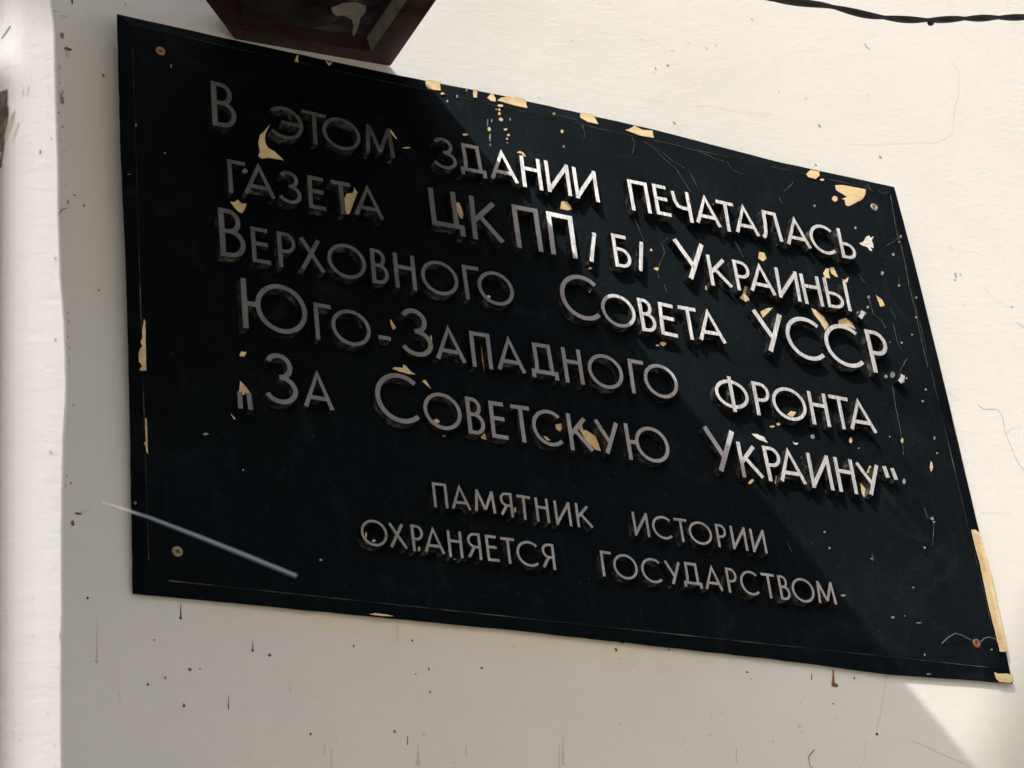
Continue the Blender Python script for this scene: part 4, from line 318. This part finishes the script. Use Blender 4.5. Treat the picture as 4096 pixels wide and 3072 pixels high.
pier = obj('pier', bm, [M_pier] + STAIN_MATS)
tag(pier, 'sunlit white plaster pier with a rough chipped edge and sooty stain left of the plaque', 'pier')

# ------------------------------------------------------------------ brown metal canopy over the plaque
def canopy():
    root = empty('metal_canopy', (.21, .02, .632))
    tag(root, 'dark brown glossy metal box canopy fixed to the wall above the plaque', 'canopy')
    inv = Matrix.Translation((-.21, -.02, -.632))
    m, t, b = nodes('brown_enamel'); v = mapping(t); n = noise(t, v, 18, 5, .6)
    t.links.new(ramp(t, n, [(.3, (.014, .0055, .0045)), (.6, (.030, .0115, .009)), (.8, (.060, .032, .026))]), b.inputs['Base Color'])
    t.links.new(ramp(t, n, [(.3, .22), (.75, .42)]), b.inputs['Roughness']); spec(b, .45)
    bump(t, b, noise(t, v, 9, 3), .35, .012)
    m3, t, b = nodes('enamel_reflection'); v = mapping(t, (1, 3, 1)); n = noise(t, v, 26, 5, .6)
    t.links.new(ramp(t, n, [(.22, (.03, .018, .015)), (.42, (.20, .185, .16)), (.75, (.30, .275, .24))]), b.inputs['Base Color']); b.inputs['Roughness'].default_value = .35; spec(b, .5)  # pale reflected light painted onto the right side of the recess
    m4, t, b = nodes('enamel_painted_gloss'); v = mapping(t, (5, 11, 1)); n = noise(t, v, 2.6, 3, .5)
    t.links.new(ramp(t, n, [(.42, (.007, .0045, .0045)), (.58, (.025, .022, .023)), (.72, (.085, .08, .082))]), b.inputs['Base Color'])  # soft grey reflections painted into the panel colour
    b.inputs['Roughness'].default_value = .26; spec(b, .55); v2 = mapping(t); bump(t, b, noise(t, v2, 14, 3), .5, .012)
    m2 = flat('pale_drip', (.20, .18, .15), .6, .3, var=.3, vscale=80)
    Z = .632; H = .017
    yw = wy(0, Z) - .001
    O = [(.1276, yw), (.2955, yw), (.2975, -.66), (-.32, -.66), (-.32, yw - .4476)]
    I = [(.1315, .0055), (.2672, .0055), (.2715, -.63), (-.300, -.63), (-.300, -.426)]
    T_ = [(x - (.05 if x > .2 else 0), y, Z + .03) for x, y in O]
    def shear(bm):
        for v_ in bm.verts: v_.co.z += (v_.co.x - .2955) * .06 - .001
        bmesh.ops.transform(bm, matrix=inv, verts=bm.verts)
    bm = bmesh.new()
    n_ = len(O)
    for i in range(n_):
        j = (i + 1) % n_
        facing(bm, [(*O[i], Z), (*O[j], Z), (*I[j], Z), (*I[i], Z)], (0, 0, -1))
        c = Vector(((O[i][0] + O[j][0]) / 2, (O[i][1] + O[j][1]) / 2, 0)) - Vector((0.02, -.35, 0))
        facing(bm, [(*O[i], Z), (*O[j], Z), T_[j], T_[i]], c)
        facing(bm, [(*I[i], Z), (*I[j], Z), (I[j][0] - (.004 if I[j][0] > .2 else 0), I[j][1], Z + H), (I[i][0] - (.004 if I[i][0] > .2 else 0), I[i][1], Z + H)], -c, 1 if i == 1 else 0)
    facing(bm, T_, (0, 0, 1))
    shear(bm)
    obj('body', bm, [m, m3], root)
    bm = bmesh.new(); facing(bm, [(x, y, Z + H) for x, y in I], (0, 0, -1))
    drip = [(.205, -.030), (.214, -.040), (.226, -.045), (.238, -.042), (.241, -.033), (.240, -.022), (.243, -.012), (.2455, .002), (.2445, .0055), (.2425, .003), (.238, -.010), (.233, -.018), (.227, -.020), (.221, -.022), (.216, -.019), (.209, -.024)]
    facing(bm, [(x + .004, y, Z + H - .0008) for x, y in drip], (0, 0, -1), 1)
    shear(bm)
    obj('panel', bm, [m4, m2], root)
canopy()

# ------------------------------------------------------------------ plaque
plaque = empty('memorial_plaque', (.4525, wy(0, 0), 0))
tag(plaque, 'black rectangular plaque with raised silver letters and flaking paint, mounted on the wall', 'plaque')
PL = Matrix.Translation((-.4525, -wy(0, 0), 0))
def part(name, bm, mats, parent=plaque, smooth=False):
    bmesh.ops.transform(bm, matrix=PL, verts=bm.verts); return obj(name, bm, mats, parent, smooth)
INS, BV = .013, .0035
X1, Z1 = .905, .600
def surf(x, z):
    d = min(x, X1 - x, z, Z1 - z); d = max(0, min(d, INS)); return -BV * d / INS
def onboard(x, z, off=.0004):
    x /= 1000; z /= 1000
    return (x, surf(x, z) - off, z)
bm = bmesh.new()
# finer outline with a slightly uneven, handled edge
out = []
for (x0, z0), (x1, z1) in zip(OUTLINE, OUTLINE[1:] + OUTLINE[:1]):
    L = math.hypot(x1 - x0, z1 - z0); n = max(1, int(L / 14))
    for i in range(n):
        j = .25 if i else 0
        out.append((x0 + (x1 - x0) * i / n + rnd.uniform(-j, j), z0 + (z1 - z0) * i / n + rnd.uniform(-j, j)))
n = len(out)
def inner(p): return (min(max(p[0] / 1000, INS), X1 - INS), min(max(p[1] / 1000, INS), Z1 - INS))
fr = [bm.verts.new((*inner(p)[:1], -BV, inner(p)[1])) for p in out]
rim = [bm.verts.new((x / 1000, 0, z / 1000)) for x, z in out]
bk = [bm.verts.new((x / 1000, .0006, z / 1000)) for x, z in out]
for i in range(n):
    j = (i + 1) % n
    bm.faces.new((rim[i], rim[j], bk[j], bk[i]))
    try: bm.faces.new((fr[i], fr[j], rim[j], rim[i]))
    except ValueError: pass
bm.faces.new(fr); bm.faces.new(bk)
bmesh.ops.remove_doubles(bm, verts=bm.verts, dist=1e-6)
bmesh.ops.recalc_face_normals(bm, faces=bm.faces)
off = .0003
CM = {'t': 1, 'w': 2, 'g': 3, 'gr': 4}
for mt, pts in CHIPS:
    off += .000002
    edge = min(min(x, 905 - x, z, 600 - z) for x, z in pts) < 14
    size = max(max(p[0] for p in pts) - min(p[0] for p in pts), max(p[1] for p in pts) - min(p[1] for p in pts))
    rag = []
    for (xa, za), (xb, zb) in zip(pts, pts[1:] + pts[:1]):
        k = max(1, int(math.hypot(xb - xa, zb - za) / 1.1))
        for q_ in range(k):
            a_ = .22 if q_ else .1
            rag.append((xa + (xb - xa) * q_ / k + rnd.uniform(-a_, a_), za + (zb - za) * q_ / k + rnd.uniform(-a_, a_)))
    gx = sum(p[0] for p in pts) / len(pts); gz = sum(p[1] for p in pts) / len(pts)
    layers = [(rag, off, CM[mt])]
    if mt == 't' and size > 3:                          # undercoat showing as a thin darker rim
        rim_ = []
        for x, z in rag:
            l_ = math.hypot(x - gx, z - gz) or 1; g_ = rnd.uniform(.0, .75)
            rim_.append((x + (x - gx) / l_ * g_ + .15, z + (z - gz) / l_ * g_ - .2))
        layers.insert(0, (rim_, off - .00012, 6))
    for P_, o_, mi_ in layers:
        cb = bmesh.new(); facing(cb, [(x / 1000, 0, z / 1000) for x, z in P_], (0, -1, 0))
        if edge:
            bmesh.ops.triangulate(cb, faces=cb.faces[:])
            for _ in range(2): bmesh.ops.subdivide_edges(cb, edges=cb.edges[:], cuts=1, use_grid_fill=True)
        for v_ in cb.verts: v_.co = onboard(v_.co.x * 1000, v_.co.z * 1000, o_ + (.0008 if edge else 0))
        vm = {v_: bm.verts.new(v_.co) for v_ in cb.verts}
        for f_ in cb.faces: bm.faces.new([vm[v_] for v_ in f_.verts]).material_index = mi_
        cb.free()
q = INS * 1000
ridge = [((q, 30), (q, 560)), ((30, q), (875, q)), ((30, 600 - q), (880, 600 - q)), ((905 - q, 30), (905 - q, 570))]
for (a, c), wd in zip(ridge, (.9, .9, .6, .7)):
    strip(bm, [a, c], wd, wd, lambda x, z: (x / 1000, -BV - .0003, z / 1000), 5, .12)
part('board', bm, [M_black, M_chip, M_drop, M_gspeck, M_green, M_worn, M_under])
# batten that holds the board off the wall at the top
bm = bmesh.new(); box(bm, .05, .855, .0008, wy(0, .50) - .0005, .50, .56)
part('batten', bm, M_black)

# --- lettering: every letter is built from strokes on a unit box
def arc(cx, cy, rx, ry, a0, a1, n=14):
    return [(cx + rx * math.cos(math.radians(a0 + (a1 - a0) * i / n)), cy + ry * math.sin(math.radians(a0 + (a1 - a0) * i / n))) for i in range(n + 1)]
def glyph(c):
    """strokes: (points, closed, square caps)"""
    S = lambda *p: (list(p), False, True)
    B_ = lambda *p: (list(p), False, False)
    bowl_low = lambda top, xr=1.0: ([(0, top), (.40 * xr, top)] + arc(.40 * xr, top / 2, .60 * xr, top / 2, 90, -90)[1:] + [(0, 0)], False, False)
    bowl_top = lambda bot, xr: ([(0, 1), (.42 * xr, 1)] + arc(.42 * xr, (1 + bot) / 2, .58 * xr, (1 - bot) / 2, 90, -90)[1:] + [(0, bot)], False, False)
    O_ = (arc(.5, .5, .5, .5, 0, 360, 40)[:-1], True, False)
    return {
     'А': [B_((.0, 0), (.5, 1), (1, 0)), B_((.15, .29), (.85, .29))],
     'Б': [S((.82, 1), (0, 1)), S((0, 1), (0, 0)), bowl_low(.56)],
     'В': [S((0, 0), (0, 1)), bowl_top(.54, .82), bowl_low(.54)],
     'Г': [S((0, 0), (0, 1)), S((0, 1), (1, 1))],
     'Д': [B_((.16, .14), (.20, .45), (.18, 1)), S((.18, 1), (.80, 1)), B_((.80, 1), (.84, .14)), S((0, .14), (1, .14)), S((0, .14), (0, 0)), S((1, .14), (1, 0))],
     'Е': [S((0, 0), (0, 1)), S((0, 1), (.88, 1)), S((0, .55), (.86, .55)), S((0, 0), (1, 0))],
     'З': [(arc(.42, .765, .43, .235, 155, -90, 18), False, False), (arc(.44, .265, .56, .265, 90, -155, 22), False, False)],
     'И': [S((0, 0), (0, 1)), B_((.02, .03), (.98, .97)), S((1, 0), (1, 1))],
     'К': [S((0, 0), (0, 1)), B_((.02, .42), (.80, .97)), B_((.22, .58), (1, 0))],
     'Л': [B_((-.06, .03), (.06, .07), (.14, .22), (.19, .55), (.20, 1)), S((.20, 1), (.82, 1)), B_((.82, 1), (1, 0))],
     'М': [B_((0, 0), (.10, 1)), B_((.09, .98), (.50, .12)), B_((.50, .12), (.91, .98)), B_((.90, 1), (1, 0))],
     'Н': [S((0, 0), (0, 1)), S((1, 0), (1, 1)), B_((0, .62), (1, .62))],
     'О': [O_],
     'П': [S((0, 0), (0, 1)), S((0, 1), (1, 1)), S((1, 0), (1, 1))],
     'Р': [S((0, 0), (0, 1)), bowl_top(.46, 1.0)],
     'С': [(arc(.60, .5, .60, .5, 46, 314, 34), False, False)],
     'Т': [S((0, 1), (1, 1)), S((.5, 1), (.5, 0))],
     'У': [B_((1, 1), (.36, 0)), B_((0, 1), (.58, .32))],
     'Ф': [(arc(.5, .5, .5, .42, 0, 360, 40)[:-1], True, False), S((.5, -.02), (.5, 1.03))],
     'Х': [B_((0, 0), (.86, 1)), B_((.02, 1), (1, 0))],
     'Ц': [S((0, 1), (0, .17)), S((0, .17), (1, .17)), S((1, .17), (1, 0)), S((.80, 1), (.80, .17))],
     'Ч': [B_((0, 1), (.06, .66), (.22, .48), (.55, .43), (.96, .43)), S((1, 0), (1, 1))],
     'Ь': [S((0, 0), (0, 1)), bowl_low(.50)],
     'Ы': [S((0, 0), (0, 1)), bowl_low(.50, .70), S((1, 0), (1, 1))],
     'Ю': [S((0, 0), (0, 1)), B_((0, .5), (.26, .5))],
     'Э': [(arc(.40, .5, .60, .5, 140, -140, 34), False, False), B_((.30, .5), (.98, .5))],
     'Я': [S((1, 0), (1, 1)), ([(1 - p, q) for p, q in bowl_top(.46, .92)[0]], False, False), B_((.55, .46), (0, 0))],
     '-': [S((0, .38), (1, .38))],
     '/': [B_((.14, .0), (.86, 1.0)), B_((-.05, .02), (.36, .02)), B_((.62, .98), (1.05, .98))],
    }[c]
def stroke_mesh(bm, pts, closed, caps, t, y_front, y_back, fmat=0, smat=1):
    pts = [Vector((p[0], p[1])) for p in pts]; n = len(pts)
    if caps and not closed:
        pts[0] = pts[0] + (pts[0] - pts[1]).normalized() * t / 2; pts[-1] = pts[-1] + (pts[-1] - pts[-2]).normalized() * t / 2
    L, R = [], []
    for i, p in enumerate(pts):
        a = pts[i - 1] if (i > 0 or closed) else None; c = pts[(i + 1) % n] if (i < n - 1 or closed) else None
        d1 = (p - a).normalized() if a is not None else None; d2 = (c - p).normalized() if c is not None else None
        d1 = d1 or d2; d2 = d2 or d1
        n1 = Vector((-d1.y, d1.x)); n2 = Vector((-d2.y, d2.x)); m = (n1 + n2)
        m = m.normalized() if m.length > 1e-4 else n1
        k = min(1.0 / max(m.dot(n1), .05), 2.0) * t / 2
        L.append(p + m * k); R.append(p - m * k)
    def ring(P, y): return [bm.verts.new((q.x, y, q.y)) for q in P]
    lf, rf, lb, rb = ring(L, y_front), ring(R, y_front), ring(L, y_back), ring(R, y_back)
    for i in range(n if closed else n - 1):
        j = (i + 1) % n
        bm.faces.new((lf[i], rf[i], rf[j], lf[j])).material_index = fmat
        bm.faces.new((lf[i], lf[j], lb[j], lb[i])).material_index = smat
        bm.faces.new((rf[j], rf[i], rb[i], rb[j])).material_index = smat
    if not closed:
        bm.faces.new((lf[0], lb[0], rb[0], rf[0])).material_index = smat
        bm.faces.new((rf[-1], rb[-1], lb[-1], lf[-1])).material_index = smat
LD = .0105                                               # how far the letters stand off the board
lrnd = random.Random(11)
def letter(parent, c, x0, x1, zb, h):
    zb += lrnd.gauss(0, .25)
    small = h < 30
    t = .0027 if small else (.0042 if h < 45 else .0053)
    x0, x1, zb, h = x0 / 1000, x1 / 1000, zb / 1000, h / 1000
    bm = bmesh.new(); i = 0
    ld = (LD - .0006) * lrnd.uniform(.93, 1.05)
    def add(pts, closed, caps, bx0, bx1, bz0, bz1):
        nonlocal i
        P = [(bx0 + t / 2 + p * (bx1 - bx0 - t), bz0 + t / 2 + q * (bz1 - bz0 - t)) for p, q in pts]
        stroke_mesh(bm, P, closed, caps, t * (.88 if len(pts) > 12 else 1), -BV - ld - .00012 * i, -BV + .0003); i += 1
    for pts, closed, caps in glyph(c): add(pts, closed, caps, x0, x1, zb, zb + h)
    if c == 'Ю':
        r = min(h, (x1 - x0) * .80); add(arc(.5, .5, .5, .5, 0, 360, 40)[:-1], True, False, x1 - r, x1, zb, zb + h)
    bmesh.ops.recalc_face_normals(bm, faces=bm.faces)
    cx, cz = (x0 + x1) / 2, zb + h / 2                   # set by hand: never quite straight
    bmesh.ops.rotate(bm, cent=(cx, 0, cz), matrix=Matrix.Rotation(lrnd.gauss(0, .013), 3, 'Y'), verts=bm.verts)
    return part('letter', bm, [M_face, M_side], parent)
for wd in WORDS:
    word = empty('word'); word.parent = plaque
    for c, x0, x1, zb, h in wd: letter(word, c, x0, x1, zb, h)
def mark(parent, name, strokes, t, ld=LD - .001):
    bm = bmesh.new()
    for k, s in enumerate(strokes):
        stroke_mesh(bm, [(x / 1000, z / 1000) for x, z in s], False, False, t, -BV - ld - .0001 * k, -BV + .0003)
    bmesh.ops.recalc_face_normals(bm, faces=bm.faces)
    return part(name, bm, [M_face, M_side], parent)
mark(plaque, 'quotation_mark', [[(97.1, 197.0), (97.1, 180.0)], [(105.2, 197.0), (106.4, 180.2)]], .0045)
mark(plaque, 'quotation_mark', [[(791.4, 221.3), (793.4, 208.3)], [(800.9, 220.3), (803.4, 207.3)]], .0048)
mark(plaque, 'comma', [[(808.9, 409.8), (806.9, 405.3), (802.9, 400.3)]], .0046)
mark(plaque, 'comma', [[(843.4, 337.3), (841.9, 332.8), (836.9, 327.3)]], .0050)

# --- screws
SC = {'brown': ((.36, .20, .10), .5, .2), 'pale': ((.36, .34, .26), .5, .4), 'dull': ((.30, .25, .13), .6, .3), 'rust': ((.27, .095, .05), .6, .1)}
SL = {'brown': 'brown rusted screw head at the upper left corner', 'pale': 'pale painted screw head near the big yellow chip', 'dull': 'dull brass screw head at the lower left corner', 'rust': 'orange rusted screw ring with two thin wires'}
for nm, (x, z) in SCREWS:
    bm = bmesh.new(); x /= 1000; z /= 1000; prof = [(.0018, -.0002), (.0024, -.0010), (.0034, -.0014), (.0044, -.0009), (.0048, .0)]
    rings = []
    for r, y in prof:
        rings.append([bm.verts.new((x + r * math.cos(a * math.pi / 10), -BV + y - .0003, z + r * math.sin(a * math.pi / 10))) for a in range(20)])
    for A, B in zip(rings, rings[1:]):
        for k in range(20): bm.faces.new((A[k], A[(k + 1) % 20], B[(k + 1) % 20], B[k]))
    bm.faces.new(rings[0]).material_index = 1
    bmesh.ops.recalc_face_normals(bm, faces=bm.faces)
    c, rg, mt = SC[nm]
    o = part('screw', bm, [flat('screw_' + nm, c, rg, .3, mt, .35, 500), M_dark], plaque, True); o['label'] = SL[nm]
M_wire = flat('grey_wire', (.16, .16, .15), .5, .3)
for pts in WIRES:
    bm = bmesh.new(); tube(bm, [Vector(p) / 1000 for p in pts], .00045, 6); part('wire', bm, M_wire)

# --- cobweb on the right half of the plaque
M_web = flat('cobweb', (.17, .165, .12), .9, .1)
web = tag(empty('cobweb', (.7, 0, .3)), 'dusty torn cobweb strands hanging across the right half of the black plaque', 'cobweb')
for pts in WEBS:
    P = [Vector(p) / 1000 - Vector((.7, 0, .3)) for p in pts]; Q = []
    for a, c in zip(P, P[1:]):
        k = max(1, int((c - a).length / .004))
        Q += [a.lerp(c, q_ / k) + Vector((rnd.gauss(0, .0003), 0, rnd.gauss(0, .0003))) for q_ in range(k)]
    Q.append(P[-1])
    bm = bmesh.new(); tube(bm, Q, .0002, 5, 0, [.00018 * rnd.uniform(.35, 1.5) for _ in Q]); obj('strand', bm, M_web, web)

# --- loose silk thread hanging in front of the plaque, sunlit and out of focus
bm = bmesh.new()
tp = [(-0.3113, -0.8646, -0.3911), (-0.295, -0.8698, -0.398), (-0.2778, -0.8746, -0.4061), (-0.2609, -0.8792, -0.4143), (-0.2449, -0.8835, -0.4221)]
tube(bm, tp, .0002, 8, 0, [.00022, .00055, .0007, .00078, .00072])
m, t, b = nodes('silk'); b.inputs['Roughness'].default_value = .7; spec(b, .2)
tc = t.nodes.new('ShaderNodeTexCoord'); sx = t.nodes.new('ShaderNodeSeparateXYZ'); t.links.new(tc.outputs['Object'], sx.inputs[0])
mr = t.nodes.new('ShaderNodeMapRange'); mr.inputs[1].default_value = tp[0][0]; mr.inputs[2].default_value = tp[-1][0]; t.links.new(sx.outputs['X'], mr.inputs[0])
t.links.new(ramp(t, mr.outputs[0], [(.10, (.50, .49, .46)), (.20, (.13, .145, .175)), (1.0, (.12, .135, .16))]), b.inputs['Base Color'])   # tip coloured paler to keep the sunlit streak bright against the wall
tag(obj('silk_thread', bm, m), 'pale blurred sunlit thread floating in front of the lower left corner of the plaque', 'thread')

# ------------------------------------------------------------------ twisted cable across the wall
ctr = [(0.1817, -0.6, 0.205), (0.2554, -0.6, 0.2179), (0.2809, -0.6, 0.2192), (0.3232, -0.6, 0.2262), (0.3654, -0.6, 0.2282), (0.4091, -0.6, 0.2364), (0.448, -0.6, 0.2482), (0.4827, -0.6, 0.2587), (0.5172, -0.6, 0.2688), (0.5561, -0.6, 0.2803)]
ctr = [Vector(p) for p in ctr]
def sample(P, n=16):
    o = []
    for i in range(len(P) - 1):
        p0, p1, p2, p3 = P[max(i - 1, 0)], P[i], P[i + 1], P[min(i + 2, len(P) - 1)]
        for k in range(n):
            s = k / n
            o.append(.5 * ((2 * p1) + (p2 - p0) * s + (2 * p0 - 5 * p1 + 4 * p2 - p3) * s * s + (3 * p1 - p0 - 3 * p2 + p3) * s ** 3))
    return o + [P[-1]]
path = sample(ctr)
cable = empty('twisted_cable', ctr[0])
tag(cable, 'thin dark twisted two core cable sagging across the top right of the wall', 'cable')
M_cab = flat('cable_rubber', (.022, .018, .018), .55, .3, var=.3)
def half_turns(a):                                       # the lay gets tighter to the right
    P = LAY
    for (a0, h0), (a1, h1) in zip(P, P[1:]):
        if a <= a1: return h0 + (h1 - h0) * (a - a0) / (a1 - a0)
    return P[-1][1]
LAY = [(0.0, -2.2), (0.0887, -0.9), (0.1376, 0), (0.1855, 1), (0.2293, 2), (0.2706, 3), (0.3068, 4), (0.3453, 5), (0.3834, 6.1)]
for ph in (0, math.pi):
    pts = []; acc = 0; prev = path[0]
    for p in path:
        acc += (p - prev).length; prev = p
        a = half_turns(acc) * math.pi + ph
        pts.append(p + Vector((0, math.cos(a), math.sin(a))) * .00125 - Vector(ctr[0]))
    bm = bmesh.new(); tube(bm, pts, .00145, 8)
    if ph: bmesh.ops.create_icosphere(bm, subdivisions=2, radius=.0026, matrix=Matrix.Translation(Vector((0.4198, -0.6, 0.237)) - Vector(ctr[0])))
    obj('core', bm, M_cab, cable, True)

# ------------------------------------------------------------------ unseen things added beside the camera to throw the soft shadows
bm = bmesh.new()  # dark panel added out of view, shaped to darken the pier's left edge
g0, g1 = Vector((-.3150, -.726, 0)), Vector((-.8835, -1.32, 0)); gn = Vector((-.71, .70, 0)) * .03
q_ = [g0, g1, g1 + gn, g0 + gn]
lo = [bm.verts.new((p.x, p.y, -2.4)) for p in q_]; hi = [bm.verts.new((p.x, p.y, z1)) for p, z1 in zip(q_, (-.10, .70, .70, -.10))]
bm.faces.new(lo[::-1]); bm.faces.new(hi)
for k in range(4): bm.faces.new((lo[k], lo[(k + 1) % 4], hi[(k + 1) % 4], hi[k]))
bmesh.ops.recalc_face_normals(bm, faces=bm.faces)
tag(obj('shade_blocker', bm, flat('blocker_brown', (.035, .025, .018), .8, .2, var=.3)), 'unseen dark brown panel added to darken the left edge of the pier', 'blocker')
for k, (x, z, r) in enumerate(((.858, -.092, .010), (.915, -.092, .028))):  # slanting cables added out of view for the soft stripes at lower right
    tt = 1.7; c = Vector((x - .97 * tt, -1.0 * tt, z + 1.30 * tt)); d = Vector((34, 0, 52)).normalized()
    bm = bmesh.new(); tube(bm, [c - d * .9, c, c + d * 2.4], r, 10)
    tag(obj('shadow_cable', bm, M_cab, None, True), ['thin unseen cable added to cast a soft stripe on the wall', 'thick unseen cable added to cast a soft stripe on the wall'][k], 'cable', 'added shadow cables')
